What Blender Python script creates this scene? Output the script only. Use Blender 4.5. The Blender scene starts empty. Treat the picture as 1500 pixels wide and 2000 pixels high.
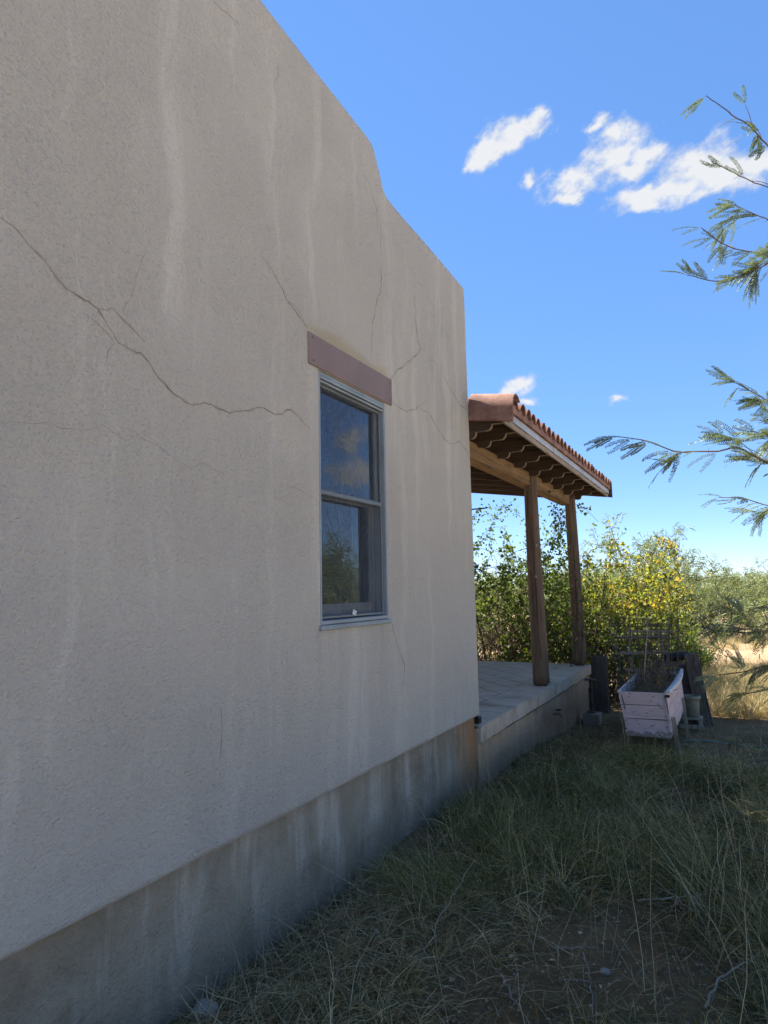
import bpy, math, random
import numpy as np
from mathutils import Vector, Matrix, noise as mnoise
rng = np.random.default_rng(11); random.seed(5)
R = math.radians
sc = bpy.context.scene
COL = sc.collection

# ------------------------------------------------------------------ camera
EYE = np.array([0., 0., 1.65]); FPX, CX, CY = 1290., 750., 1000.
_Y = np.array([(1438-CX)/FPX, (1138-CY)/FPX, 1.]); _Y /= np.linalg.norm(_Y)
_Z = np.array([(522-CX)/FPX, (-9922-CY)/FPX, 1.]); _Z -= _Y*np.dot(_Z, _Y); _Z /= np.linalg.norm(_Z)
_X = np.cross(_Y, _Z); CAMM = np.array([_X, _Y, _Z])
cam = bpy.data.cameras.new('camera'); camo = bpy.data.objects.new('camera', cam); COL.objects.link(camo)
cam.sensor_fit = 'VERTICAL'; cam.sensor_height = 36.; cam.lens = FPX*36./2000.
cam.clip_start = 0.05; cam.clip_end = 2000.
_m = Matrix.Identity(4)
for i in range(3):
    _m[i][0] = CAMM[i, 0]; _m[i][1] = -CAMM[i, 1]; _m[i][2] = -CAMM[i, 2]; _m[i][3] = EYE[i]
camo.matrix_world = _m
sc.camera = camo
def ray(px, py): return CAMM @ np.array([(px-CX)/FPX, (py-CY)/FPX, 1.])
def at_y(px, py, y): r = ray(px, py); return EYE + r*(y/r[1])

# ------------------------------------------------------------------ sky and sun
SUN_TRAVEL = Vector((1.0, -0.12, -1.46)).normalized()
to_sun = -SUN_TRAVEL
SUN_EL = math.asin(to_sun.z); SUN_AZ = math.atan2(to_sun.x, to_sun.y)
world = bpy.data.worlds.new('World'); sc.world = world; world.use_nodes = True
SKY_STRENGTH = 0.10
sun = bpy.data.lights.new('sun', 'SUN'); suno = bpy.data.objects.new('sun', sun); COL.objects.link(suno)
sun.energy = 4.9; sun.angle = R(0.5); sun.color = (1.0, 0.95, 0.87)
suno.rotation_euler = SUN_TRAVEL.to_track_quat('-Z', 'Y').to_euler()
suno.location = (-6, 0, 12)
sc.view_settings.view_transform = 'Standard'; sc.view_settings.look = 'None'
sc.view_settings.gamma = 1.0; sc.view_settings.use_curve_mapping = False
sc.view_settings.exposure = 1.95
sc.cycles.use_denoising = True
sc.cycles.max_bounces = 8; sc.cycles.diffuse_bounces = 4; sc.cycles.transparent_max_bounces = 12
sc.cycles.sample_clamp_indirect = 6.0

class NT:
    def __init__(s, nt): s.nt = nt; s.n = nt.nodes; s.l = nt.links
    def new(s, t, **kw):
        n = s.n.new(t)
        for k, v in kw.items(): setattr(n, k, v)
        return n
    def put(s, sock, v):
        if isinstance(v, bpy.types.NodeSocket): s.l.new(v, sock)
        else:
            if isinstance(v, (tuple, list)) and sock.type == 'RGBA' and len(v) == 3: v = (*v, 1)
            sock.default_value = v
    def math(s, op, a, b=0., c=0., clamp=False):
        n = s.new('ShaderNodeMath', operation=op, use_clamp=clamp)
        for i, v in enumerate((a, b, c)): s.put(n.inputs[i], v)
        return n.outputs[0]
    def vec(s, op, a, b=(0, 0, 0), c=(0, 0, 0)):
        n = s.new('ShaderNodeVectorMath', operation=op)
        s.put(n.inputs[0], a); s.put(n.inputs[1], b)
        if op == 'MULTIPLY_ADD': s.put(n.inputs[2], c)
        return n.outputs['Value'] if op in ('LENGTH', 'DOT_PRODUCT') else n.outputs['Vector']
    def noise(s, v, scale, detail=3., rough=.55, dist=0., color=False):
        n = s.new('ShaderNodeTexNoise'); s.put(n.inputs['Vector'], v)
        s.put(n.inputs['Scale'], scale); s.put(n.inputs['Detail'], detail)
        s.put(n.inputs['Roughness'], rough); s.put(n.inputs['Distortion'], dist)
        return n.outputs['Color' if color else 'Fac']
    def smooth(s, v, lo, hi):
        n = s.new('ShaderNodeMapRange', interpolation_type='SMOOTHSTEP')
        s.put(n.inputs[0], v); n.inputs[1].default_value = lo; n.inputs[2].default_value = hi
        return n.outputs[0]
    def ramp(s, v, stops):
        n = s.new('ShaderNodeValToRGB'); s.put(n.inputs[0], v); e = n.color_ramp.elements
        while len(e) < len(stops): e.new(.5)
        for el, (p, c) in zip(e, stops): el.position = p; el.color = (*c, 1)
        return n.outputs[0]
    def mix(s, f, a, b, mode='MIX'):
        n = s.new('ShaderNodeMix', data_type='RGBA', blend_type=mode)
        s.put(n.inputs[0], f); s.put(n.inputs[6], a); s.put(n.inputs[7], b)
        return n.outputs[2]
    def sep(s, v):
        n = s.new('ShaderNodeSeparateXYZ'); s.put(n.inputs[0], v); return n.outputs
    def comb(s, x, y, z):
        n = s.new('ShaderNodeCombineXYZ'); s.put(n.inputs[0], x); s.put(n.inputs[1], y); s.put(n.inputs[2], z); return n.outputs[0]
    def bump(s, h, strength, dist, normal=None):
        n = s.new('ShaderNodeBump'); s.put(n.inputs['Height'], h); n.inputs['Strength'].default_value = strength
        n.inputs['Distance'].default_value = dist
        if normal is not None: s.put(n.inputs['Normal'], normal)
        return n.outputs[0]

def build_world():
    t = NT(world.node_tree); t.n.clear()
    out = t.new('ShaderNodeOutputWorld'); bg = t.new('ShaderNodeBackground')
    sky = t.new('ShaderNodeTexSky', sky_type='NISHITA'); sky.sun_disc = False
    sky.sun_elevation = SUN_EL; sky.sun_rotation = SUN_AZ
    sky.altitude = 300; sky.air_density = 0.6; sky.dust_density = 0.0; sky.ozone_density = 8.0
    hs = t.new('ShaderNodeHueSaturation'); hs.inputs['Saturation'].default_value = 1.46; hs.inputs['Value'].default_value = 1.53; hs.inputs['Hue'].default_value = .51
    gm = t.new('ShaderNodeGamma'); gm.inputs['Gamma'].default_value = .5; t.put(gm.inputs['Color'], sky.outputs[0])
    t.put(hs.inputs['Color'], gm.outputs[0])
    # scattered fair-weather clouds, laid out on the sky by direction
    d = t.new('ShaderNodeTexCoord').outputs['Generated']
    x, y, z = t.sep(d)
    yy = t.math('MAXIMUM', y, 0.02)
    p = t.comb(t.math('DIVIDE', x, yy), t.math('DIVIDE', z, yy), 0.)
    w1 = t.vec('SUBTRACT', t.noise(p, 16., 4., .6, color=True), (.5, .5, .5))
    pw = t.vec('MULTIPLY_ADD', w1, (.05, .05, 0.), p)
    blobs = [(1000, 258, 62, 30, 1), (950, 300, 46, 26, 1), (1040, 243, 34, 26, 1), (928, 320, 30, 13, 1), (985, 290, 46, 22, 1),
             (1205, 300, 66, 46, 1), (1195, 252, 30, 24, 1), (1172, 235, 22, 15, 1), (1130, 345, 60, 28, 1), (1262, 298, 44, 22, 1),
             (1108, 385, 40, 13, 1), (1235, 335, 55, 24, 1), (1365, 318, 62, 36, 1), (1425, 340, 64, 36, 1), (1478, 330, 44, 28, 1),
             (1262, 386, 52, 26, 1), (1312, 368, 50, 20, 1), (1258, 408, 36, 14, 1), (1400, 368, 60, 16, 1), (1030, 357, 14, 20, .9),
             (1018, 752, 32, 17, 1), (998, 765, 22, 12, 1), (1030, 783, 22, 6, .85), (1208, 781, 17, 7, .85),
             (690, 858, 42, 24, -1), (700, 922, 62, 18, -1), (610, 980, 60, 14, -1)]
    m = None
    for (px, py, rx, ry, k) in blobs:
        r = ray(px, py); s = -1. if k < 0 else 1.
        c = np.array([s*r[0]/r[1], r[2]/r[1]]); J = 1./(FPX*1.02)*(1+ (r[0]/r[1])**2)
        sx, sy = 1./(rx*1.55*J), 1./(ry*1.65*J)
        q = t.vec('MULTIPLY_ADD', pw, (sx, sy, 0.), (-c[0]*sx, -c[1]*sy, 0.))
        L = t.math('MULTIPLY_ADD', t.vec('LENGTH', q), -1.*abs(k), abs(k))
        m = L if m is None else t.math('SMOOTH_MAX', m, L, 0.35)
    rot = t.new('ShaderNodeVectorRotate', rotation_type='Z_AXIS'); t.put(rot.inputs['Vector'], p); rot.inputs['Angle'].default_value = -.6
    n1 = t.noise(t.vec('MULTIPLY', rot.outputs[0], (1., 1.15, 1.)), 23., 9., .6, .1)
    dens = t.math('ADD', t.math('MULTIPLY', t.math('SUBTRACT', n1, .53), 2.1), t.math('MULTIPLY', m, 1.15))
    a = t.math('MULTIPLY', t.smooth(dens, .0, .85), t.smooth(y, .05, .15))
    n2 = t.noise(t.vec('ADD', p, (.01, .012, 3.)), 20., 4., .6)
    ccol = t.mix(t.smooth(t.math('ADD', dens, t.math('MULTIPLY', n2, .8)), .45, 1.25), (1.55, 1.72, 2.05), (2.28, 2.31, 2.36))
    colr = t.mix(t.math('MULTIPLY', a, .96), hs.outputs[0], ccol)
    t.put(bg.inputs['Color'], colr); bg.inputs['Strength'].default_value = SKY_STRENGTH
    t.l.new(bg.outputs[0], out.inputs[0])
build_world()

# ------------------------------------------------------------------ helpers
def material(name, rough=.9, spec=.2):
    m = bpy.data.materials.new(name); m.use_nodes = True
    t = NT(m.node_tree); b = t.n['Principled BSDF']
    b.inputs['Roughness'].default_value = rough; b.inputs['Specular IOR Level'].default_value = spec
    co = t.new('ShaderNodeTexCoord').outputs['Object']
    return m, t, b, co

def link(name, me, mat=None, parent=None, loc=None):
    o = bpy.data.objects.new(name, me); COL.objects.link(o)
    if mat is not None and me is not None and not me.materials: me.materials.append(mat)
    if loc is not None: o.location = loc
    if parent is not None: attach(o, parent)
    return o
def attach(o, parent):
    o.parent = parent
    if parent.parent is None: o.matrix_parent_inverse = Matrix.Translation(-Vector(parent.location))
def tag(o, label=None, cat=None, group=None, kind=None):
    if label: o['label'] = label
    if cat: o['category'] = cat
    if group: o['group'] = group
    if kind: o['kind'] = kind
    return o
def thing(name, label, cat, loc, group=None):
    o = bpy.data.objects.new(name, None); COL.objects.link(o); o.location = loc; o.empty_display_size = .1
    return tag(o, label, cat, group)

def big_mesh(name, V, F, smooth=False, var=None):
    """V (n,3), F (m,k) uniform polygons"""
    V = np.asarray(V, np.float32); F = np.asarray(F, np.int32); k = F.shape[1]
    me = bpy.data.meshes.new(name)
    me.vertices.add(len(V)); me.vertices.foreach_set('co', V.ravel())
    me.loops.add(F.size); me.loops.foreach_set('vertex_index', F.ravel())
    me.polygons.add(len(F)); me.polygons.foreach_set('loop_start', np.arange(0, F.size, k, dtype=np.int32))
    try: me.polygons.foreach_set('loop_total', np.full(len(F), k, np.int32))
    except Exception: pass
    if smooth: me.polygons.foreach_set('use_smooth', np.ones(len(F), bool))
    if var is not None:
        at = me.attributes.new('var', 'FLOAT', 'POINT'); at.data.foreach_set('value', np.asarray(var, np.float32))
    me.update(calc_edges=True); me.validate()
    return me

class MB:
    """collects simple solids; build() links them as one mesh"""
    def __init__(s): s.v = []; s.f = []
    def add(s, v, f):
        b = len(s.v); s.v += [tuple(map(float, p)) for p in v]; s.f += [tuple(b+i for i in q) for q in f]; return s
    def box(s, lo, hi, bev=0., M=None):
        (x0, y0, z0), (x1, y1, z1) = lo, hi
        if bev <= 0:
            v = [(x0, y0, z0), (x1, y0, z0), (x1, y1, z0), (x0, y1, z0), (x0, y0, z1), (x1, y0, z1), (x1, y1, z1), (x0, y1, z1)]
            f = [(0, 3, 2, 1), (4, 5, 6, 7), (0, 1, 5, 4), (1, 2, 6, 5), (2, 3, 7, 6), (3, 0, 4, 7)]
        else:
            b = min(bev, (x1-x0)*.45, (y1-y0)*.45, (z1-z0)*.45); v = []; f = []
            idx = {}
            for ix, X in ((-1, x0), (1, x1)):
                for iy, Yv in ((-1, y0), (1, y1)):
                    for iz, Zv in ((-1, z0), (1, z1)):
                        for ax in range(3):
                            p = [X-ix*b, Yv-iy*b, Zv-iz*b]; p[ax] = (X, Yv, Zv)[ax]
                            idx[(ix, iy, iz, ax)] = len(v); v.append(tuple(p))
            sg = (-1, 1)
            for ax in range(3):
                o1, o2 = [a for a in range(3) if a != ax]
                for s0 in sg:
                    q = []
                    for (a, c) in ((-1, -1), (1, -1), (1, 1), (-1, 1)):
                        k = [0, 0, 0]; k[ax] = s0; k[o1] = a; k[o2] = c; q.append(idx[(*k, ax)])
                    f.append(tuple(q))
                for a in sg:
                    for c in sg:
                        q = []
                        for e, axx in ((-1, o1), (1, o1), (1, o2), (-1, o2)):
                            k = [0, 0, 0]; k[ax] = e; k[o1] = a; k[o2] = c; q.append(idx[(*k, axx)])
                        f.append(tuple(q))
            for ix in sg:
                for iy in sg:
                    for iz in sg: f.append(tuple(idx[(ix, iy, iz, ax)] for ax in range(3)))
        if M is not None: v = [tuple(M @ Vector(p)) for p in v]
        return s.add(v, f)
    def tube(s, pts, rad, n=8, cap=True, rough=0., twist=0.):
        P = [Vector(p) for p in pts]; m = len(P)
        if not hasattr(rad, '__len__'): rad = [rad]*m
        v = []; f = []; prev = None
        for i in range(m):
            d = (P[min(i+1, m-1)]-P[max(i-1, 0)]).normalized()
            if prev is None: a = d.orthogonal().normalized()
            else:
                a = prev-d*prev.dot(d)
                a = a.normalized() if a.length > 1e-6 else d.orthogonal().normalized()
            prev = a; b = d.cross(a)
            for k in range(n):
                an = 2*math.pi*k/n
                r = rad[i]*(1+(random.uniform(-rough, rough) if rough else 0))
                v.append(P[i]+(a*math.cos(an)+b*math.sin(an))*r)
        for i in range(m-1):
            for k in range(n):
                k2 = (k+1) % n; f.append((i*n+k, i*n+k2, (i+1)*n+k2, (i+1)*n+k))
        if cap: f.append(tuple(range(n-1, -1, -1))); f.append(tuple((m-1)*n+k for k in range(n)))
        return s.add(v, f)
    def prism(s, poly, axis, a, b):
        """poly of 2-D points extruded along axis (0,1,2) from a to b; the poly is in the other two axes in order"""
        n = len(poly); v = []
        for h in (a, b):
            for (p, q) in poly:
                c = [p, q]; c.insert(axis, h); v.append(tuple(c))
        f = [tuple(range(n-1, -1, -1)), tuple(range(n, 2*n))]
        for k in range(n): k2 = (k+1) % n; f.append((k, k2, n+k2, n+k))
        return s.add(v, f)
    def build(s, name, mat, parent=None, smooth=False, loc=None):
        me = bpy.data.meshes.new(name); me.from_pydata(s.v, [], s.f); me.update()
        import bmesh
        bm = bmesh.new(); bm.from_mesh(me); bmesh.ops.recalc_face_normals(bm, faces=bm.faces); bm.to_mesh(me); bm.free()
        if smooth:
            me.polygons.foreach_set('use_smooth', np.ones(len(me.polygons), bool))
            try: me.set_sharp_from_angle(angle=R(40))
            except Exception: pass
        return link(name, me, mat, parent, loc)

def vnoise(x, y, seed=0):
    x = np.asarray(x, float); y = np.asarray(y, float)
    xi = np.floor(x).astype(np.int64); yi = np.floor(y).astype(np.int64); fx = x-xi; fy = y-yi
    fx = fx*fx*(3-2*fx); fy = fy*fy*(3-2*fy)
    def h(a, b):
        n = (a*374761393+b*668265263+seed*974634777) & 0xffffffff
        n = ((n ^ (n >> 13))*1274126177) & 0xffffffff
        return ((n ^ (n >> 16)) & 0xffff)/65535.
    return (h(xi, yi)*(1-fx)+h(xi+1, yi)*fx)*(1-fy)+(h(xi, yi+1)*(1-fx)+h(xi+1, yi+1)*fx)*fy
def fbm(x, y, seed=0, o=4):
    s = 0.; a = .5
    for i in range(o): s = s+a*vnoise(np.asarray(x)*2**i, np.asarray(y)*2**i, seed+i); a *= .5
    return s/(1-.5**o)
def ground_z(x, y):
    x = np.asarray(x, float); y = np.asarray(y, float)
    base = -0.055*np.clip(y-6.5, 0, 4.0)
    n = (fbm(x*.9, y*.9, 3)-.5)*.10 + (fbm(x*4, y*4, 9, 3)-.5)*.035
    bank = .07*np.exp(-((x+2.03)/.28)**2)*(vnoise(y*1.3, y*0, 5)*.9-.2)*((x > -2.4) & (y < 5.6))
    return base + n*np.clip(1-np.abs(y-4)/60, .3, 1) + bank
def gz(x, y): return float(ground_z(np.array([x]), np.array([y]))[0])

# ------------------------------------------------------------------ materials
def mat_stucco():
    m, t, b, co = material('stucco', .95, .1)
    x, y, z = t.sep(co)
    big = t.noise(co, .55, 4., .6)
    mid = t.noise(co, 3.2, 5., .65)
    wv = t.vec('MULTIPLY_ADD', t.vec('SUBTRACT', t.noise(co, 1.6, 3., .6, color=True), (.5, .5, .5)), (0., .28, .3), co)
    xw, yw, zw = t.sep(wv)
    streak = t.noise(t.comb(x, t.math('MULTIPLY', yw, 5.5), t.math('MULTIPLY', zw, .45)), 1.0, 4., .62, .3)
    streak2 = t.noise(t.comb(3., t.math('MULTIPLY', yw, 9.), t.math('MULTIPLY', zw, 1.3)), 1.0, 4., .65, .3)
    g1 = t.noise(t.vec('MULTIPLY', co, (1., .8, 1.2)), 62., 4., .66)
    g2 = t.noise(co, 170., 3., .6); g3 = t.noise(co, 9., 3., .6)
    patch = t.math('ADD', t.math('MULTIPLY', t.smooth(t.noise(co, 1.1, 3.), .35, .62), .35), .65)
    c = t.mix(t.smooth(big, .3, .72), (.525, .478, .395), (.575, .524, .435))
    c = t.mix(t.math('MULTIPLY', t.smooth(mid, .32, .7), .15), c, (.50, .445, .385))
    c = t.mix(t.math('MULTIPLY', t.smooth(streak, .50, .68), .5), c, (.69, .635, .535))
    c = t.mix(t.math('MULTIPLY', t.smooth(streak2, .52, .78), .13), c, (.43, .38, .33))
    c = t.mix(t.math('MULTIPLY', t.smooth(t.noise(co, .9, 3., .6), .56, .75), .14), c, (.59, .47, .355))
    c = t.mix(t.math('MULTIPLY', t.smooth(t.noise(co, 2.1, 4., .6), .55, .72), .15), c, (.55, .485, .375))
    rain = t.noise(t.comb(7., t.math('MULTIPLY', yw, 7.), t.math('MULTIPLY', zw, .35)), 1.0, 4., .65, .2)
    c = t.mix(t.math('MULTIPLY', t.math('MULTIPLY', t.smooth(rain, .45, .68), t.smooth(z, 3.4, 4.7)), .08), c, (.44, .385, .33))
    sill = t.math('MULTIPLY', t.smooth(t.math('ABSOLUTE', t.math('SUBTRACT', yw, 3.43)), .55, .30), t.math('MULTIPLY', t.smooth(z, .6, 1.4), t.smooth(z, 1.47, 1.44)))
    c = t.mix(t.math('MULTIPLY', t.math('MULTIPLY', sill, t.smooth(rain, .42, .62)), .4), c, (.42, .365, .30))
    # painted cavity shade with dirt in the hollows, so the float finish reads
    pit = t.math('MULTIPLY', t.smooth(g1, .50, .36), patch)
    c = t.mix(t.math('MULTIPLY', pit, .24), c, (.32, .28, .24))
    c = t.mix(t.math('MULTIPLY', t.smooth(g2, .60, .75), .14), c, (.24, .21, .19))
    foot = t.math('SUBTRACT', 1., t.smooth(t.math('ADD', z, t.math('MULTIPLY', mid, -.05)), .560, .580))
    c = t.mix(t.math('MULTIPLY', foot, .55), c, (.34, .25, .17))
    st = t.math('MULTIPLY', t.smooth(t.math('ABSOLUTE', t.math('SUBTRACT', y, 3.42)), .56, .40),
                t.math('MULTIPLY', t.smooth(t.math('ADD', z, t.math('MULTIPLY', mid, -.16)), 3.09, 3.03), t.smooth(z, 3.0, 3.06)))
    c = t.mix(t.math('MULTIPLY', st, .6), c, (.46, .37, .20))
    t.put(b.inputs['Base Color'], c)
    h = t.math('ADD', t.math('MULTIPLY', t.math('MULTIPLY', g1, patch), 1.2), t.math('MULTIPLY', g2, .3))
    h = t.math('ADD', h, t.math('MULTIPLY', g3, 1.2))
    t.put(b.inputs['Normal'], t.bump(h, 1.0, .021))
    return m

def mat_concrete(name, c1, c2, c3, rust=None, tide=True):
    m, t, b, co = material(name, .92, .15)
    x, y, z = t.sep(co)
    big = t.noise(co, 1.7, 5., .65); fine = t.noise(co, 60., 4., .65)
    streak = t.noise(t.comb(x, t.math('MULTIPLY', y, 6.), t.math('MULTIPLY', z, .8)), 1.0, 4., .65, .4)
    c = t.mix(t.smooth(big, .3, .7), c1, c2)
    c = t.mix(t.math('MULTIPLY', t.smooth(streak, .46, .70), .75), c, c3)
    c = t.mix(t.math('MULTIPLY', t.smooth(t.noise(co, 2.6, 4., .6), .5, .72), .5), c, (c1[0]*.42, c1[1]*.42, c1[2]*.44))
    if rust:
        rr = t.math('MULTIPLY', t.smooth(t.math('ADD', y, t.math('MULTIPLY', big, .5)), rust[0], rust[1]), t.smooth(streak, .25, .5))
        c = t.mix(t.math('MULTIPLY', rr, .85), c, (.40, .19, .07))
    if tide:   # splashed soil low on the face
        lo = t.math('SUBTRACT', 1., t.smooth(t.math('ADD', z, t.math('MULTIPLY', big, -.35)), -.12, .16))
        c = t.mix(t.math('MULTIPLY', lo, .65), c, (.18, .135, .095))
    c = t.mix(t.math('MULTIPLY', t.smooth(fine, .58, .75), .5), c, (.12, .105, .095))
    t.put(b.inputs['Base Color'], c)
    h = t.math('ADD', fine, t.math('MULTIPLY', t.noise(co, 11., 4., .65), 1.6))
    t.put(b.inputs['Normal'], t.bump(h, .9, .016))
    return m

def mat_wood(name, c1, c2, axis, crack=(.05, .035, .025), scale=1., rough=.85, worn=0.):
    m, t, b, co = material(name, rough, .2)
    s = [22.*scale]*3; s[axis] = 1.1*scale
    v = t.vec('MULTIPLY', co, tuple(s))
    g = t.noise(v, 1.0, 6., .65, .6); g2 = t.noise(co, 2.5, 4., .6)
    c = t.mix(t.smooth(g, .3, .7), c1, c2)
    c = t.mix(t.math('MULTIPLY', t.smooth(g2, .45, .75), .45), c, (c1[0]*.6, c1[1]*.58, c1[2]*.56))
    s2 = [9.*scale]*3; s2[axis] = .45*scale
    ck = t.noise(t.vec('MULTIPLY', co, tuple(s2)), 1.0, 3., .6, .8)
    ckm = t.math('SUBTRACT', 1., t.smooth(t.math('ABSOLUTE', t.math('SUBTRACT', ck, .5)), .0, .02))
    c = t.mix(t.math('MULTIPLY', ckm, .8), c, crack)
    if worn: c = t.mix(t.math('MULTIPLY', t.smooth(t.noise(co, 14., 5., .7), .6, .68), worn), c, (.20, .17, .14))
    t.put(b.inputs['Base Color'], c)
    h = t.math('SUBTRACT', g, t.math('MULTIPLY', ckm, .9))
    t.put(b.inputs['Normal'], t.bump(h, .6, .006))
    return m

def mat_plain(name, c, rough=.6, spec=.3, metal=0., var=.25, nscale=8., bump=.2):
    m, t, b, co = material(name, rough, spec); b.inputs['Metallic'].default_value = metal
    n = t.noise(co, nscale, 5., .65)
    c2 = tuple(v*(1-var) for v in c); c3 = tuple(min(1, v*(1+var*.5)) for v in c)
    t.put(b.inputs['Base Color'], t.mix(t.smooth(n, .3, .7), c2, c3))
    if bump: t.put(b.inputs['Normal'], t.bump(t.noise(co, nscale*9, 3.), bump, .004))
    return m

def mat_ground():
    m, t, b, co = material('soil', .97, .08)
    x, y, z = t.sep(co)
    n1 = t.noise(co, .8, 5., .62); n2 = t.noise(co, 5., 6., .68); n3 = t.noise(co, 38., 4., .7)
    c = t.mix(t.smooth(n1, .35, .65), (.13, .086, .040), (.20, .132, .064))
    c = t.mix(t.math('MULTIPLY', t.smooth(n2, .4, .7), .6), c, (.075, .052, .028))
    c = t.mix(t.math('MULTIPLY', t.smooth(n3, .55, .72), .6), c, (.34, .27, .20))
    c = t.mix(t.math('MULTIPLY', t.smooth(t.noise(co, 16., 3., .7), .58, .7), .6), c, (.085, .07, .05))
    # further out the ground is dry straw and pinkish gravel
    far = t.smooth(t.math('ADD', y, t.math('MULTIPLY', n1, 3.)), 10.5, 14.5)
    side = t.smooth(t.math('ADD', x, t.math('MULTIPLY', n1, 1.)), 1.9, 3.0)
    fc = t.mix(t.smooth(n2, .36, .64), (.34, .245, .145), (.32, .205, .125))
    fc = t.mix(t.math('MULTIPLY', t.smooth(n3, .5, .7), .5), fc, (.38, .30, .20))
    c = t.mix(far, c, fc)
    sc_ = t.mix(t.smooth(n2, .36, .64), (.50, .405, .29), (.55, .45, .33))   # unseen pale ground, added to bounce sunlight onto the wall
    c = t.mix(side, c, sc_)
    t.put(b.inputs['Base Color'], c)
    h = t.math('ADD', t.math('MULTIPLY', n2, 2.), n3)
    t.put(b.inputs['Normal'], t.bump(h, .8, .03))
    return m

def mat_leaf(name, stops, trans=.35, rough=.55, tint=(1.25, 1.2, .55)):
    m = bpy.data.materials.new(name); m.use_nodes = True; t = NT(m.node_tree); t.n.clear()
    out = t.new('ShaderNodeOutputMaterial')
    at = t.new('ShaderNodeAttribute', attribute_name='var').outputs['Fac']
    c = t.ramp(at, stops)
    pb = t.new('ShaderNodeBsdfPrincipled'); t.put(pb.inputs['Base Color'], c)
    pb.inputs['Roughness'].default_value = rough; pb.inputs['Specular IOR Level'].default_value = .3
    tr = t.new('ShaderNodeBsdfTranslucent'); t.put(tr.inputs['Color'], t.mix(1., c, tint, 'MULTIPLY'))
    mx = t.new('ShaderNodeMixShader'); mx.inputs[0].default_value = trans
    t.l.new(pb.outputs[0], mx.inputs[1]); t.l.new(tr.outputs[0], mx.inputs[2]); t.l.new(mx.outputs[0], out.inputs[0])
    return m

def mat_glass():
    m = bpy.data.materials.new('window_glass'); m.use_nodes = True; t = NT(m.node_tree); t.n.clear()
    out = t.new('ShaderNodeOutputMaterial')
    fr = t.new('ShaderNodeFresnel'); fr.inputs[0].default_value = 1.95
    co = t.new('ShaderNodeTexCoord').outputs['Object']
    nb = t.bump(t.noise(co, 2.2, 2., .5), .05, .02)
    t.put(fr.inputs['Normal'], nb)
    gl = t.new('ShaderNodeBsdfGlossy'); gl.inputs['Roughness'].default_value = .015; gl.inputs['Color'].default_value = (.9, .95, 1, 1)
    t.put(gl.inputs['Normal'], nb)
    tr = t.new('ShaderNodeBsdfTransparent'); tr.inputs['Color'].default_value = (.62, .68, .72, 1)
    mx = t.new('ShaderNodeMixShader'); t.put(mx.inputs[0], t.math('MULTIPLY', fr.outputs[0], 1.25, clamp=True))
    t.l.new(tr.outputs[0], mx.inputs[1]); t.l.new(gl.outputs[0], mx.inputs[2]); t.l.new(mx.outputs[0], out.inputs[0])
    return m

def mat_screen():
    m = bpy.data.materials.new('insect_screen'); m.use_nodes = True; t = NT(m.node_tree); t.n.clear()
    out = t.new('ShaderNodeOutputMaterial'); co = t.new('ShaderNodeTexCoord').outputs['Object']
    x, y, z = t.sep(co)
    # moire of mesh against its reflection, painted as wavering bands of opacity
    w = t.noise(t.vec('MULTIPLY', co, (1., 1., .55)), 4.2, 2., .5)
    ph = t.math('ADD', t.math('MULTIPLY', y, 170.), t.math('ADD', t.math('MULTIPLY', w, 95.), t.math('MULTIPLY', z, 22.)))
    band = t.math('MULTIPLY_ADD', t.math('SINE', ph), .5, .5)
    env = t.math('MULTIPLY', t.smooth(t.noise(co, 2.3, 2.), .30, .55), t.smooth(y, 3.70, 3.66))
    fac = t.math('ADD', .20, t.math('MULTIPLY', t.math('MULTIPLY', band, env), .30))
    df = t.new('ShaderNodeBsdfDiffuse'); df.inputs['Color'].default_value = (.09, .10, .115, 1)
    tr = t.new('ShaderNodeBsdfTransparent')
    mx = t.new('ShaderNodeMixShader'); t.put(mx.inputs[0], fac)
    t.l.new(tr.outputs[0], mx.inputs[1]); t.l.new(df.outputs[0], mx.inputs[2]); t.l.new(mx.outputs[0], out.inputs[0])
    return m

def mat_peeling_pink():
    m, t, b, co = material('weathered_pink_paint', .8, .25)
    g = t.noise(t.vec('MULTIPLY', co, (3., 3., 30.)), 1., 5., .65, .5)
    wear = t.noise(t.vec('MULTIPLY', co, (14., 14., 22.)), 1., 5., .7)
    x, y, z = t.sep(co)
    low = t.math('SUBTRACT', 1., t.smooth(z, .12, .26))
    c = t.mix(t.smooth(g, .3, .7), (.52, .385, .36), (.62, .48, .45))
    wm = t.smooth(t.math('ADD', wear, t.math('MULTIPLY', low, .22)), .585, .64)
    c = t.mix(t.math('MULTIPLY', wm, .8), c, (.20, .17, .145))
    t.put(b.inputs['Base Color'], c)
    t.put(b.inputs['Normal'], t.bump(t.math('SUBTRACT', g, wm), .5, .005))
    return m

M = {}
M['stucco'] = mat_stucco()
M['footing'] = mat_concrete('footing_concrete', (.27, .225, .155), (.36, .305, .225), (.52, .465, .38), rust=(5.1, 5.5))
M['slab'] = mat_concrete('slab_concrete', (.42, .285, .165), (.50, .345, .21), (.58, .43, .29))
M['ground'] = mat_ground()
M['tile'] = mat_concrete('floor_tile_clay', (.50, .375, .255), (.58, .45, .315), (.60, .50, .38), tide=False)
M['grout'] = mat_plain('grout', (.06, .048, .036), .95, .1)
M['post'] = mat_wood('post_wood', (.105, .070, .044), (.165, .115, .075), 2)
M['beam'] = mat_wood('beam_wood', (.165, .098, .047), (.235, .145, .072), 1)
M['rafter'] = mat_wood('rafter_wood', (.062, .043, .032), (.09, .064, .048), 0)
M['tail'] = mat_wood('sawn_tail_wood', (.20, .15, .11), (.26, .20, .15), 1)
M['fascia'] = mat_wood('fascia_wood', (.26, .20, .15), (.36, .29, .22), 1)
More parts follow.
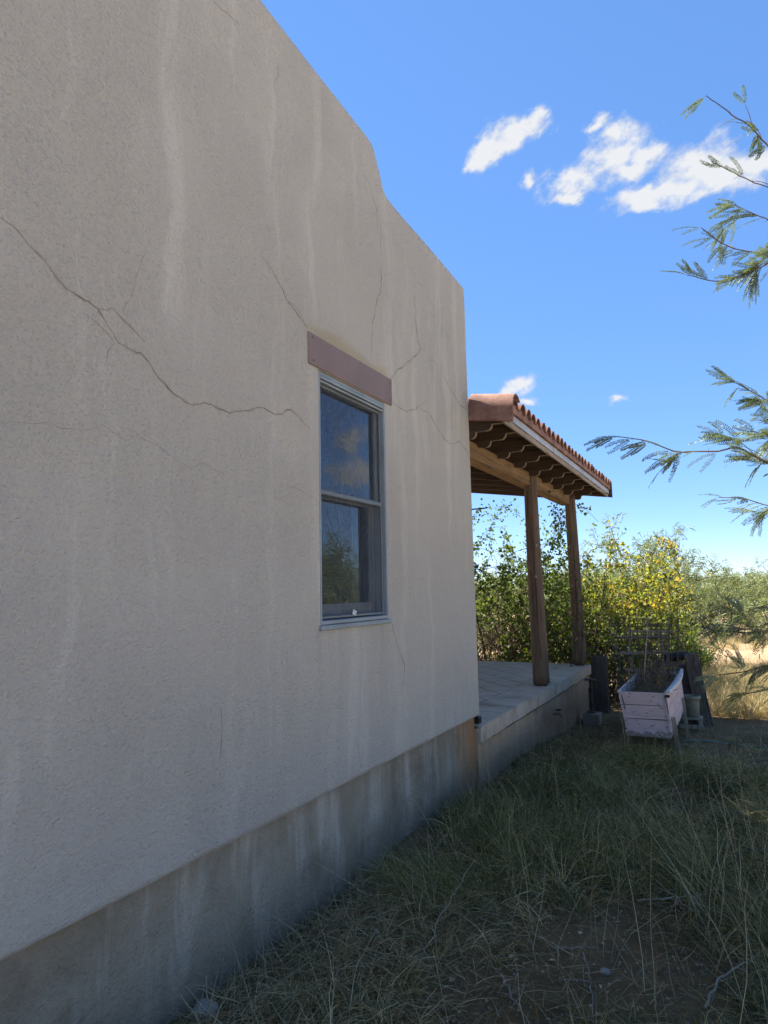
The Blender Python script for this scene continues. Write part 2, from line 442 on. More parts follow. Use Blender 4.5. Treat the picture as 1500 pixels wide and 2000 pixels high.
M['dark_wood'] = mat_wood('weathered_dark_wood', (.062, .048, .036), (.115, .092, .07), 2)
M['pale_wood'] = mat_wood('weathered_pale_wood', (.27, .22, .155), (.38, .32, .235), 2)
M['slat_wood'] = mat_wood('weathered_slat_wood', (.16, .135, .105), (.25, .215, .17), 0)
M['terracotta'] = mat_plain('terracotta', (.275, .15, .11), .85, .2, var=.4, nscale=5., bump=.4)
M['terracotta_dark'] = mat_plain('fired_clay_dark', (.20, .105, .075), .9, .15, var=.5, nscale=9., bump=.4)
M['flashing'] = mat_plain('grey_flashing', (.38, .39, .41), .5, .4, var=.25, nscale=4., bump=.1)
M['lintel'] = mat_plain('mauve_painted_wood', (.215, .152, .128), .6, .3, var=.12, nscale=3., bump=.15)
M['white_frame'] = mat_plain('white_aluminium', (.25, .285, .29), .5, .35, var=.2, nscale=3., bump=.05)
M['sash'] = mat_plain('sash_vinyl', (.15, .165, .17), .5, .35, var=.12, nscale=3., bump=.05)
M['crack'] = mat_plain('crack_line', (.22, .165, .11), .98, .05, var=.5, nscale=9., bump=0)
M['interior'] = mat_plain('interior_plaster', (.38, .36, .33), .9, .1, bump=0)
M['black'] = mat_plain('black_plastic', (.018, .018, .02), .5, .3)
M['iron'] = mat_plain('rusty_iron', (.085, .062, .05), .75, .3, metal=.3, var=.5, nscale=20.)
M['brass'] = mat_plain('dull_brass', (.24, .19, .12), .5, .4, metal=.7, var=.3, nscale=30.)
M['wire'] = mat_plain('grey_wire', (.05, .046, .042), .6, .4, metal=.4)
M['pale_stick'] = mat_plain('bleached_wood', (.30, .25, .185), .85, .2, nscale=14.)
M['hose'] = mat_plain('green_hose', (.07, .14, .10), .45, .4, nscale=6.)
M['bucket'] = mat_plain('dusty_plastic', (.25, .23, .16), .6, .3, var=.35, nscale=6.)
M['block'] = mat_plain('cement_block', (.23, .19, .14), .95, .1, nscale=7., bump=.6)
M['stone'] = mat_plain('pale_stone', (.36, .32, .27), .9, .15, nscale=16., bump=.5)
M['paper'] = mat_plain('white_tag', (.55, .55, .53), .6, .2, var=.05, bump=0)
M['glass'] = mat_glass(); M['screen'] = mat_screen(); M['pink'] = mat_peeling_pink()
M['bark'] = mat_wood('mesquite_bark', (.055, .045, .036), (.11, .09, .072), 2)
M['twig'] = mat_plain('mesquite_twig', (.165, .105, .065), .8, .2, nscale=20.)
M['vine_stem'] = mat_plain('vine_stem', (.085, .06, .042), .85, .15, nscale=15.)
M['mesquite_leaf'] = mat_leaf('mesquite_leaf', [(0., (.085, .115, .055)), (.5, (.135, .17, .088)), (1., (.20, .23, .125))], .25, tint=(1.1, 1.15, .7))
M['thicket_leaf'] = mat_leaf('thicket_leaf', [(0., (.13, .165, .075)), (.5, (.185, .22, .105)), (1., (.25, .275, .135))], .35)
M['vine_leaf'] = mat_leaf('vine_leaf', [(0., (.050, .085, .018)), (.38, (.12, .165, .03)), (.54, (.27, .29, .05)), (.80, (.48, .38, .065)), (1., (.46, .23, .05))], .5)
M['green_bush'] = mat_leaf('bright_bush_leaf', [(0., (.09, .15, .04)), (1., (.19, .25, .07))], .4)
M['grass'] = mat_leaf('grass_green', [(0., (.050, .058, .012)), (.35, (.115, .120, .028)), (.58, (.27, .22, .070)), (1., (.62, .48, .22))], .25, tint=(1.1, 1.08, .6))
M['thatch'] = mat_leaf('dead_grass', [(0., (.10, .066, .030)), (.5, (.29, .21, .098)), (1., (.60, .47, .26))], .15, tint=(1.1, 1.05, .8))
M['straw'] = mat_leaf('sunlit_straw', [(0., (.18, .17, .07)), (.35, (.33, .265, .125)), (1., (.46, .375, .205))], .3, tint=(1.1, 1.05, .7))

# ------------------------------------------------------------------ ground sheet
def build_ground():
    def axis(lo, hi, step, far, g=1.22):
        a = list(np.arange(lo, hi+1e-6, step)); s = step; v = hi
        while v < far: s *= g; v += s; a.append(v)
        s = step; v = lo
        while v > -far: s *= g; v -= s; a.insert(0, v)
        return np.array(a)
    xs = axis(-2.6, 2.2, .05, 420.); ys = axis(1.2, 13., .055, 420.)
    X, Y = np.meshgrid(xs, ys, indexing='ij')
    Zv = ground_z(X, Y)
    far = np.clip((np.hypot(X, Y)-40)/300, 0, 1); Zv = Zv*(1-far)-.22*far
    nx, ny = len(xs), len(ys)
    i = np.arange(nx-1)[:, None]*ny+np.arange(ny-1)[None, :]
    F = np.stack([i, i+ny, i+ny+1, i+1], -1).reshape(-1, 4)
    me = big_mesh('ground', np.stack([X, Y, Zv], -1).reshape(-1, 3), F, True)
    o = link('ground', me, M['ground']); tag(o, 'brown earth yard sloping away to dry sunlit open ground', 'ground', kind='structure')
build_ground()

# ------------------------------------------------------------------ house
PAR = [(-9., 4.80), (2.56, 4.80), (3.34, 4.765), (3.56, 4.758), (3.70, 4.752), (3.74, 4.735), (3.775, 4.69), (3.84, 4.575), (3.885, 4.495),
       (3.93, 4.466), (4.0, 4.455), (4.13, 4.447), (4.54, 4.438), (4.93, 4.425), (5.38, 4.405), (5.5, 4.40)]
def parapet(y):
    return float(np.interp(y, [p[0] for p in PAR], [p[1] for p in PAR]))
def wob(y, z):
    return .003*(mnoise.noise((y*.9, z*.9, 3.1))) + .0020*mnoise.noise((y*3.3, z*3.3, 7.7))
Y1 = 5.49; Z0 = .583; RAD = .055
WY0, WY1, WZ0, WZ1 = 3.03, 3.83, 1.465, 2.897
house = thing('adobe_house', 'flat-roofed stucco house wall with cracks, stepped parapet and one narrow window', 'house', (-2.0, 2., 0.))

def build_wall():
    zs = sorted(set(np.round(np.concatenate([np.linspace(Z0+.02, WZ0, 30), np.linspace(WZ0, WZ1, 48), np.linspace(WZ1, 3.25, 12)]), 5)))
    up = np.linspace(0, 1, 40)[1:]
    ys = sorted(set(np.round(np.concatenate([np.linspace(-6, .9, 24), np.linspace(.9, WY0, 64), np.linspace(WY0, WY1, 28), np.linspace(WY1, Y1-RAD, 58)]), 5)))
    colms = [(y, 0., (-1., 0.)) for y in ys]
    for a in np.linspace(0, math.pi/2, 7)[1:]:
        colms.append((Y1-RAD+RAD*math.sin(a), -RAD+RAD*math.cos(a), (-math.cos(a), -math.sin(a))))
    for xx in np.linspace(-.3, -7., 12): colms.append((Y1, xx, (0., -1.)))
    V = []; rows = None
    for (y, dx, inn) in colms:
        H = parapet(y); c = []
        nx, ny = -inn[0], -inn[1]
        def pt(z, back):   # back = set-back along inward normal
            w_ = wob(y + (dx*.7), z) - back
            return (-2.0+dx+nx*w_, y+ny*w_, z)
        zlow = Z0+.004*mnoise.noise((y*2.1, 0, 4.))+.002*mnoise.noise((y*9, 0, 4.))
        c.append((-2.0+dx-nx*.09, y-ny*.09, zlow+.006)); c.append(pt(zlow, .012)); c.append(pt(zlow+.003, .002))
        for z in zs: c.append(pt(z, 0.))
        for u in up: c.append(pt(3.25+u*(H-RAD-3.25), 0.))
        for a in np.linspace(0, math.pi/2, 6)[1:]:
            c.append(pt(H-RAD+RAD*math.sin(a), RAD-RAD*math.cos(a)))
        c.append((-2.0+dx+inn[0]*.36, y+inn[1]*.36, H)); c.append((-2.0+dx+inn[0]*.36, y+inn[1]*.36, H-.5))
        rows = len(c); V += c
    F = []; n = len(colms); zi0 = zs.index(min(zs, key=lambda q: abs(q-WZ0)))+3; zi1 = zs.index(min(zs, key=lambda q: abs(q-WZ1)))+3
    yi0 = ys.index(min(ys, key=lambda q: abs(q-WY0))); yi1 = ys.index(min(ys, key=lambda q: abs(q-WY1)))
    for i in range(n-1):
        for j in range(rows-1):
            if yi0 <= i < yi1 and zi0 <= j < zi1: continue
            F.append((i*rows+j, (i+1)*rows+j, (i+1)*rows+j+1, i*rows+j+1))
    # reveal round the window
    loop = [(i, zi0) for i in range(yi0, yi1)]+[(yi1, j) for j in range(zi0, zi1)]+[(i, zi1) for i in range(yi1, yi0, -1)]+[(yi0, j) for j in range(zi1, zi0, -1)]
    b = len(V)
    for (i, j) in loop:
        p = V[i*rows+j]; V.append((-2.19, p[1], p[2]))
    L = len(loop)
    for k in range(L):
        k2 = (k+1) % L; a0 = loop[k][0]*rows+loop[k][1]; a1 = loop[k2][0]*rows+loop[k2][1]
        F.append((a1, a0, b+k, b+k2))
    me = big_mesh('wall', V, F, True)
    try: me.set_sharp_from_angle(angle=R(55))
    except Exception: pass
    return link('wall', me, M['stucco'], house)
wall = build_wall()
tag(wall, 'shaded beige stucco wall with stepped rounded parapet')
mb = MB(); mb.box((-9.0, -6.0, Z0), (-8.7, Y1-.1, 4.7)); mb.box((-8.7, -6.0, Z0), (-2.3, -5.7, 4.7)); mb.build('rear_wall', M['stucco'], house)
MB().box((-8.7, -5.7, 4.0), (-2.30, Y1-.3, 4.2)).build('flat_roof', M['slab'], house)
mb = MB(); mb.box((-8.7, -5.7, .62), (-2.32, Y1-.3, .70)); mb.box((-5.2, -5.7, .70), (-5.1, Y1-.3, 4.0)); mb.box((-2.29, -5.7, .7), (-2.20, WY0-.05, 4.0))
mb.box((-2.29, WY1+.05, .7), (-2.20, Y1-.32, 4.0)); mb.box((-2.29, WY0-.05, .7), (-2.20, WY1+.05, WZ0-.03)); mb.box((-2.29, WY0-.05, WZ1+.03), (-2.20, WY1+.05, 4.0))
mb.build('interior_shell', M['interior'], house)

def build_footing():
    ys = np.linspace(-6, 5.40, 150); zs = np.linspace(-.45, .62, 24)
    V = [(-2.032+.006*mnoise.noise((y*1.5, z*2, 0.))+.004*mnoise.noise((y*6, z*6, 2.)), y, z) for y in ys for z in zs]
    n = len(zs); F = [(i*n+j, (i+1)*n+j, (i+1)*n+j+1, i*n+j+1) for i in range(len(ys)-1) for j in range(n-1)]
    b = len(V); V += [(-2.032, 5.40, -.45), (-2.032, 5.40, .62), (-2.35, 5.40, .62), (-2.35, 5.40, -.45)]; F.append((b, b+1, b+2, b+3))
    fo = link('footing', big_mesh('footing', V, F, True), M['footing'], house)
build_footing()
mb = MB(); mb.box((-2.06, 5.41, .515), (-1.992, 5.475, .572), .006); 
mb.build('drain_clip', M['black'], house)

# cracks in the stucco: ragged narrow ribbons that follow the wall
def on_wall(px, py):
    r = ray(px, py); p = EYE+r*(-2.0/r[0]); return p[1], p[2]
def crack(pts, w0, w1):
    P = [np.array(on_wall(*p)) for p in pts]; Q = []
    for a, b in zip(P[:-1], P[1:]):
        L = np.linalg.norm(b-a); n = max(2, int(L/.018))
        nrm = np.array([-(b-a)[1], (b-a)[0]])/max(L, 1e-6)
        for k in range(n):
            u = k/n; q = a+(b-a)*u
            s = math.sin(math.pi*u); q = q+nrm*(s*.05*L*mnoise.noise((q[0]*5, q[1]*5, 1.))+.011*mnoise.noise((q[0]*14, q[1]*14, 5.))+.004*mnoise.noise((q[0]*60, q[1]*60, 9.)))
            Q.append(q)
    Q.append(P[-1]); V = []; F = []; n = len(Q)
    for i, q in enumerate(Q):
        d = Q[min(i+1, n-1)]-Q[max(i-1, 0)]; d = d/max(np.linalg.norm(d), 1e-9); nr = np.array([-d[1], d[0]])
        u = i/(n-1); w = (w0+(w1-w0)*u)*(.38+1.1*abs(mnoise.noise((q[0]*11, q[1]*11, 3.))))*min(1, 6*u+.3, 6*(1-u)+.25)
        xx = -2.0+wob(q[0], q[1])
        for k, (o_, h) in enumerate(((-w, .0006), (0, .0016), (w, .0006))):
            p = q+nr*o_; V.append((xx+h, p[0], p[1]))
    for i in range(n-1):
        for k in range(2): F.append((i*3+k, i*3+k+1, (i+1)*3+k+1, (i+1)*3+k))
    ck = link('crack', big_mesh('crack', V, F, True), M['crack'], wall)
    if max(w0, w1) >= .0012:
        V2 = []; va = []; F2 = []
        for i, q in enumerate(Q):
            d = Q[min(i+1, n-1)]-Q[max(i-1, 0)]; d = d/max(np.linalg.norm(d), 1e-9); nr = np.array([-d[1], d[0]]); wd = .009+.007*mnoise.noise((q[0]*4, q[1]*4, 8.)); en = min(1, i/6, (n-1-i)/6)
            for o_, vv in ((-wd, 0.), (0., 1.), (wd*1.2, 0.)):
                p = q+nr*o_+np.array([0, -.004 if vv else 0.]); V2.append((-2.0+wob(p[0], p[1])+.0004, p[0], p[1])); va.append(vv*en)
        for i in range(n-1):
            for k in range(2): F2.append((i*3+k, i*3+k+1, (i+1)*3+k+1, (i+1)*3+k))
        link('crack_stain', big_mesh('crack_stain', V2, F2, True, va), M['halo'], wall)
def mat_halo():
    m = bpy.data.materials.new('crack_stain'); m.use_nodes = True; t = NT(m.node_tree); t.n.clear()
    out = t.new('ShaderNodeOutputMaterial'); co = t.new('ShaderNodeTexCoord').outputs['Object']
    at = t.new('ShaderNodeAttribute', attribute_name='var').outputs['Fac']
    f = t.math('MULTIPLY', t.math('MULTIPLY', at, t.smooth(t.noise(co, 16., 4., .65), .35, .7)), .34)
    df = t.new('ShaderNodeBsdfDiffuse'); df.inputs['Color'].default_value = (.36, .27, .16, 1); tr = t.new('ShaderNodeBsdfTransparent')
    mx = t.new('ShaderNodeMixShader'); t.put(mx.inputs[0], f); t.l.new(tr.outputs[0], mx.inputs[1]); t.l.new(df.outputs[0], mx.inputs[2]); t.l.new(mx.outputs[0], out.inputs[0])
    return m
M['halo'] = mat_halo()
for pts, a, b in [
    ([(0, 424), (78, 498), (128, 562), (190, 605), (230, 672), (275, 690), (340, 770), (375, 789), (400, 786), (448, 806), (490, 800), (515, 797), (537, 811), (570, 799), (606, 840)], .0026, .0022),
    ([(190, 605), (217, 600), (283, 668)], .0016, .0026), ([(170, 614), (190, 632), (222, 668)], .0014, .0018),
    ([(285, 490), (270, 525), (255, 580), (238, 610)], .0005, .0005), ([(222, 668), (212, 685), (205, 715)], .0012, .0006),
    ([(20, 825), (90, 828), (150, 840), (200, 828), (245, 858), (270, 850), (330, 888), (370, 912), (395, 905), (440, 930)], .0006, .0006),
    ([(512, 500), (540, 545), (560, 585), (600, 640)], .0010, .0026), ([(560, 585), (580, 603), (600, 640)], .0010, .0010), ([(415, 0), (440, 25), (470, 50)], .0016, .0010),
    ([(543, 125), (541, 150), (533, 172)], .0010, .0008),
    ([(763, 742), (775, 722), (800, 705), (818, 690), (822, 680), (815, 665), (808, 570)], .0022, .0008), ([(745, 510), (745, 565), (735, 590), (728, 630), (724, 700)], .0012, .0007),
    ([(838, 702), (845, 705), (856, 713)], .0014, .0008), ([(766, 785), (790, 803), (810, 800), (832, 783)], .0020, .0009), ([(818, 798), (836, 805), (850, 828), (868, 858), (880, 868), (897, 862), (912, 880), (919, 902)], .0012, .0022),
    ([(862, 728), (880, 760), (900, 792), (917, 803)], .0007, .0022), ([(709, 340), (722, 362), (735, 410), (742, 440), (744, 500)], .0010, .0008), ([(738, 450), (734, 420), (740, 400), (750, 395)], .0008, .0006), ([(729, 360), (742, 364), (741, 378), (732, 374)], .0008, .0008),
    ([(766, 1215), (776, 1262), (790, 1300), (788, 1340)], .0020, .0008), ([(625, 1226), (617, 1250)], .0018, .0008), ([(756, 940), (790, 955)], .0009, .0006), ([(560, 945), (615, 972)], .0009, .0006),
    ([(430, 1380), (434, 1430), (428, 1480)], .0007, .0005), ([(700, 1450), (705, 1500)], .0007, .0005)]:
    crack(pts, a, b)

# lintel and window
lint = MB(); lint.box((-2.10, 2.925, 2.90), (-1.990, 3.932, 3.087), .006); lint = lint.build('lintel', M['lintel'], house)
tag(lint, 'mauve painted wooden lintel over the window')
mb = MB()
for (y, z) in ((2.96, 3.06), (2.97, 2.93), (3.90, 3.05), (3.89, 2.93)):
    mb = MB(); mb.add([(-1.9885, y+.007*math.cos(k*math.pi/3), z+.007*math.sin(k*math.pi/3)) for k in range(6)], [tuple(range(6))]); mb.build('nail_head', M['iron'], lint)

def frame(y0, y1, z0, z1, x0, x1, w, name, mat, parent, bev=.003, wb=None):
    mb = MB(); wb = wb or w
    mb.box((x0, y0, z0), (x1, y0+w, z1), bev); mb.box((x0, y1-w, z0), (x1, y1, z1), bev)
    mb.box((x0, y0+w+.0004, z0), (x1-.0012, y1-w-.0004, z0+wb), bev); mb.box((x0, y0+w+.0004, z1-w), (x1-.0012, y1-w-.0004, z1), bev)
    return mb.build(name, mat, parent)
wy0, wy1, wz0, wz1 = WY0+.002, WY1-.002, WZ0+.002, WZ1-.006
win = frame(wy0, wy1, wz0, wz1, -2.13, -1.998, .017, 'window', M['white_frame'], house, .003, .022)
tag(win, 'narrow white double-hung window with bluish glass and screen')
mb = MB(); mb.box((-2.012, wy0-.012, wz0-.030), (-1.984, wy1+.012, wz0-.002), .004); mb.build('window_sill', M['white_frame'], win)
mb = MB(); mb.box((-2.005, wy0+.017, wz1-.040), (-1.9955, wy1-.017, wz1-.020), .003); mb.box((-2.02, wy0+.018, wz1-.058), (-2.002, wy1-.018, wz1-.044), .003); mb.build('head_rail', M['white_frame'], win)
zm = 2.205
frame(wy0+.026, wy1-.026, zm-.012, wz1-.030, -2.075, -2.042, .040, 'upper_sash', M['sash'], win)
frame(wy0+.026, wy1-.026, wz0+.034, zm+.028, -2.122, -2.088, .046, 'lower_sash', M['sash'], win, wb=.075)
mb = MB()
for yy_ in (wy1-.062, wy1-.045): mb.box((-2.087, yy_, wz0+.035), (-2.078, yy_+.010, zm-.013), .002)
mb.build('sash_track', M['sash'], win)
def pane(name, x, y0, y1, z0, z1, mat):
    return link(name, big_mesh(name, [(x, y0, z0), (x, y1, z0), (x, y1, z1), (x, y0, z1)], [(0, 1, 2, 3)]), mat, win)
pane('upper_pane', -2.058, wy0+.068, wy1-.068, zm+.029, wz1-.071, M['glass'])
pane('lower_pane', -2.104, wy0+.074, wy1-.074, wz0+.110, zm-.019, M['glass'])
pane('insect_screen', -2.026, wy0+.030, wy1-.030, wz0+.036, wz1-.062, M['screen'])
frame(wy0+.025, wy1-.025, wz0+.031, wz1-.061, -2.032, -2.021, .013, 'screen_frame', M['sash'], win, .002)
mb = MB(); mb.box((-2.030, wy0+.026, zm-.012), (-2.018, wy1-.026, zm+.014), .003); mb.build('meeting_rail', M['sash'], win)
mb = MB(); mb.add([(-2.014, 3.390, 1.516), (-2.012, 3.425, 1.502), (-2.010, 3.440, 1.528), (-2.012, 3.405, 1.540)], [(0, 1, 2, 3)])
mb.add([(-2.0150, 3.390, 1.516), (-2.0130, 3.425, 1.502), (-2.0110, 3.440, 1.528), (-2.0130, 3.405, 1.540)], [(3, 2, 1, 0)]); mb.build('paper_tag', M['paper'], win)

# ------------------------------------------------------------------ porch
porch = thing('porch', 'tiled porch with log posts and a clay-tiled roof beyond the house corner', 'porch', (-2.1, 7.8, 0.))
PX, PY0, PY1, PZ = -2.0, 5.405, 10.16, .50
XIN = -6.2
def zslip(y): return -.009*(y-5.5)
def build_slab():
    mb = MB(); mb.box((XIN, 5.50, -.5), (PX-.006, PY1-.006, PZ-.020)); mb.box((-2.10, PY0, -.5), (PX-.0075, 5.4985, PZ-.022))
    return mb.build('slab', M['slab'], porch)
slab = build_slab()
# grout bed
MB().box((XIN, 5.501, PZ-.019), (PX-.009, PY1-.009, PZ-.002)).build('grout_bed', M['grout'], slab)
MB().box((PX-.0058, 5.741, PZ-.150), (PX+.010, PY1-.002, PZ-.0105)).build('edge_bed', M['grout'], slab)
def tilt_mesh(poly, z0, z1):
    mb = MB(); mb.prism([(p[0], p[1]) for p in poly], 2, z0, z1); return mb
def clip(poly, ax, lim, keep_less):
    out = []
    for i in range(len(poly)):
        a, b = poly[i], poly[(i+1) % len(poly)]
        ia = (a[ax] <= lim) == keep_less; ib = (b[ax] <= lim) == keep_less
        if ia: out.append(a)
        if ia != ib:
            u = (lim-a[ax])/(b[ax]-a[ax]); out.append((a[0]+(b[0]-a[0])*u, a[1]+(b[1]-a[1])*u))
    return out
def build_floor():
    s = .305; gap = .015; bx = PX-.36; by = PY1-.34; c = math.cos(R(45)); shared = None; cnt = 0
    for i in range(-40, 40):
        for j in range(-40, 40):
            cx_, cy_ = -3.6+(i*c-j*c)*s, 7.7+(i*c+j*c)*s
            if cy_ < 5.3 or cy_ > PY1 or cx_ > bx+.3 or cx_ < -4.9: continue
            h = (s-gap)/2
            poly = [(cx_+(a*c-b*c)*h, cy_+(a*c+b*c)*h) for a, b in ((-1, -1), (1, -1), (1, 1), (-1, 1))]
            q = clip(clip(clip(poly, 0, bx-.003, True), 1, by-.003, True), 1, 5.505, False)
            if len(q) < 3: continue
            ar = abs(sum(q[k][0]*q[(k+1) % len(q)][1]-q[(k+1) % len(q)][0]*q[k][1] for k in range(len(q))))/2
            if ar < .004: continue
            dz = random.uniform(-.0006, .0008)
            if len(q) == 4 and abs(ar-(s-gap)**2) < 1e-4:
                if shared is None:
                    o = tilt_mesh([(p[0]-cx_, p[1]-cy_) for p in poly], -.008, 0.).build('floor_tile', M['tile'], porch); shared = o.data
                else: o = link('floor_tile', shared, None, porch)
                o.location = (cx_, cy_, PZ+dz)
            else: o = tilt_mesh(q, PZ-.008+dz, PZ+dz).build('floor_tile', M['tile'], porch)
            cnt += 1
    y = 5.41
    while y < PY1-.02:
        y2 = min(y+.33, PY1-.001)
        MB().box((bx+.003, y+.006, PZ-.0085), (PX+.026, y2-.006, PZ+random.uniform(-.001, .0015)), .004).build('floor_tile', M['tile'], porch)
        z_ = random.uniform(-.004, .004)
        MB().box((PX+.0105 if y > 5.5 else PX-.0072, y+.005 if y > 5.5 else y-.004, PZ-.135+z_), (PX+.026, y2-.005, PZ-.0095), .004).build('edge_tile', M['tile'], porch)
        y = y2
    x = bx
    while x > -4.8:
        MB().box((x-.33+.003, by+.003, PZ-.008), (x-.003, PY1+.01, PZ+random.uniform(-.001, .0015)), .004).build('floor_tile', M['tile'], porch); x -= .33
build_floor()

def log_post(x, y, r0, r1, ztop, seed):
    random.seed(seed); n = 20; rings = 26; V = []; F = []
    for i in range(rings):
        u = i/(rings-1); z = PZ+.03+u*(ztop-PZ-.03)
        cx_ = x+.012*math.sin(u*3+seed); cy_ = y+.01*math.cos(u*4+seed)
        for k in range(n):
            a = 2*math.pi*k/n
            r = (r0+(r1-r0)*u)*(1+.035*mnoise.noise((math.cos(a)*1.5+seed, math.sin(a)*1.5, z*.9))+.02*mnoise.noise((math.cos(a)*5, math.sin(a)*5+seed, z*.6)))
            V.append((cx_+r*math.cos(a), cy_+r*math.sin(a), z))
    for i in range(rings-1):
        for k in range(n): k2 = (k+1) % n; F.append((i*n+k, i*n+k2, (i+1)*n+k2, (i+1)*n+k))
    b = len(V); F = list(F); me = bpy.data.meshes.new('post')
    me.from_pydata(V, [], F+[tuple(range(n-1, -1, -1)), tuple((rings-1)*n+k for k in range(n))]); me.update()
    me.polygons.foreach_set('use_smooth', np.ones(len(me.polygons), bool))
    p = link('post', me, M['post'], porch)
    MB().tube([(x, y, PZ-.004), (x, y, PZ+.033)], r0*.78, 14).build('base_plate', M['iron'], p)
    MB().tube([(x+.03, y-r1*.80, 2.93), (x+.036, y-r1*1.06-.006, 2.93)], .014, 8).build('bolt', M['brass'], p)
    # drying split down the log
    a0 = -math.pi/2+.25; mbk = MB(); pts = []
    for i in range(18):
        u = .15+.62*i/17; z = PZ+.03+u*(ztop-PZ-.03); a = a0+.10*mnoise.noise((seed, z*1.3, 0)); r = (r0+(r1-r0)*u)*1.012
        pts.append((x+.012*math.sin(u*3+seed)+r*math.cos(a), y+.01*math.cos(u*4+seed)+r*math.sin(a), z))
    mbk.tube(pts, [.002+.004*math.sin(math.pi*i/17) for i in range(18)], 5).build('split', M['black'], p)
    for _ in range(5):
        z = random.uniform(.8, 2.4); a = random.uniform(-2.6, -.4); r = r0*.99
        mk = MB(); mk.add([(x+r*math.cos(a)*1.015+.0*k+math.cos(k*math.pi/3)*.012*-math.sin(a), y+r*math.sin(a)*1.015+math.cos(k*math.pi/3)*.012*math.cos(a), z+.019*math.sin(k*math.pi/3)) for k in range(6)], [tuple(range(6))])
        mk.build('knot', M['pale_wood'], p)
    return p
tag(log_post(-2.115, 7.86, .098, .076, 3.06, 2), 'thicker-looking brown log post nearer the house corner')
tag(log_post(-2.115, 10.03, .098, .074, 3.02, 7), 'vine-wrapped brown log post at the far end of the porch')
bm_ = MB(); bm_.box((-2.27, 5.50, 2.868), (-2.108, 10.12, 3.028), .008); bm_ = bm_.build('beam', M['beam'], porch); tag(bm_, 'honey brown timber beam carried by the log posts')
def zt(x, y): return 3.15+.15*(-1.65-x)+zslip(y)
def rafter(y):
    p = []
    def q(x, d): p.append((x, 3.15+.15*(-1.65-x)-d))
    q(XIN, .215); q(-2.03, .215)
    for a in (30, 60, 90): q(-2.03+.052*math.sin(R(a)), .215-.060*(1-math.cos(R(a))))
    q(-1.965, .148); q(-1.88, .135)
    for a in (30, 60, 90): q(-1.88+.052*math.sin(R(a)), .135-.055*(1-math.cos(R(a))))
    q(-1.815, .072); q(-1.712, .058); q(-1.712, .0); q(XIN, .0)
    return p
prof = rafter(0); rshare = None
for y in [5.575]+[5.98+.6*k for k in range(8)]:
    if rshare is None:
        o = MB(); o.prism(prof, 1, -.021, .021); o = o.build('rafter', M['rafter'], porch); rshare = o.data
        rshare.materials.append(M['tail'])
        for f_ in rshare.polygons:   # pale sawn faces of the scalloped tail
            if len(f_.vertices) == 4 and f_.center.x > -2.02 and f_.center.z < 3.13 and abs(f_.normal.y) < .5: f_.material_index = 1
    else: o = link('rafter', rshare, None, porch)
    o.location = (0, y, zslip(y))
def sloped(name, x0, x1, y0, y1, t0, t1, mat, parent=porch, n=1):
    """sheet between heights t0,t1 above the rafter tops"""
    mb = MB(); v = [(x, y, zt(x, y)+t) for t in (t0, t1) for x in (x0, x1) for y in (y0, y1)]
    return mb.add(v, [(0, 1, 3, 2), (4, 6, 7, 5), (0, 4, 5, 1), (2, 3, 7, 6), (0, 2, 6, 4), (1, 5, 7, 3)]).build(name, mat, parent)
yb = 5.52
xb = XIN; k = 0
while xb < -1.70:
    x2 = min(xb+.19, -1.70); sloped('deck_board', xb+.002, x2-.002, 5.52, 10.80, .0015, .022, M['rafter']); xb = x2
sloped('roof_underlay', XIN, -1.69, 5.53, 10.79, .024, .034, M['black'])
sloped('fascia', -1.708, -1.686, 5.50, 10.80, -.075, -.004, M['fascia'])
sloped('drip_edge', -1.684, -1.672, 5.49, 10.79, -.022, .042, M['flashing'])
sloped('eave_closure', -1.688, -1.645, 5.52, 10.78, .046, .125, M['terracotta'])
tag(sloped('rake_board', XIN, -1.63, 10.803, 10.86, -.07, .175, M['rafter']), 'dark end board closing the far end of the roof')
# barrel tiles: trough and cover columns, each tile a piece of its own
def barrel(r0, r1, L, th, up):
    V = []; F = []; n = 9
    for (x, r) in ((0., r0), (-L, r1)):
        for rr in (r, r-th):
            for k in range(n):
                a = math.pi*k/(n-1); V.append((x, rr*math.cos(a), (rr*math.sin(a))*up))
    for k in range(n-1):
        F += [(k, k+1, 2*n+k+1, 2*n+k), (n+k, 3*n+k, 3*n+k+1, n+k+1), (k, n+k, n+k+1, k+1), (2*n+k, 2*n+k+1, 3*n+k+1, 3*n+k)]
    F += [(0, 2*n, 3*n, n), (n-1, 2*n-1, 4*n-1, 3*n-1)]
    return MB().add(V, F)
cover = barrel(.082, .066, .46, .013, 1.).build('roof_tile', M['terracotta_dark'], porch, True); first = True
trough = None
pitch = math.atan(.15)
for kx in range(8):
    for ky in range(27):
        y = 5.66+ky*.193; x = -1.625-kx*.40
        z = zt(x, y)+.085+.012*(kx > 0)
        if first: o = cover; first = False
        else: o = link('roof_tile', cover.data, None, porch)
        o.location = (x+random.uniform(-.008, .008), y+random.uniform(-.006, .006), z+random.uniform(-.003, .003)+.012)
        o.rotation_euler = (random.uniform(-.05, .05), pitch+random.uniform(-.02, .02), random.uniform(-.03, .03))
sloped('trough_tiles', XIN, -1.690, 5.55, 10.79, .062, .078, M['terracotta'])
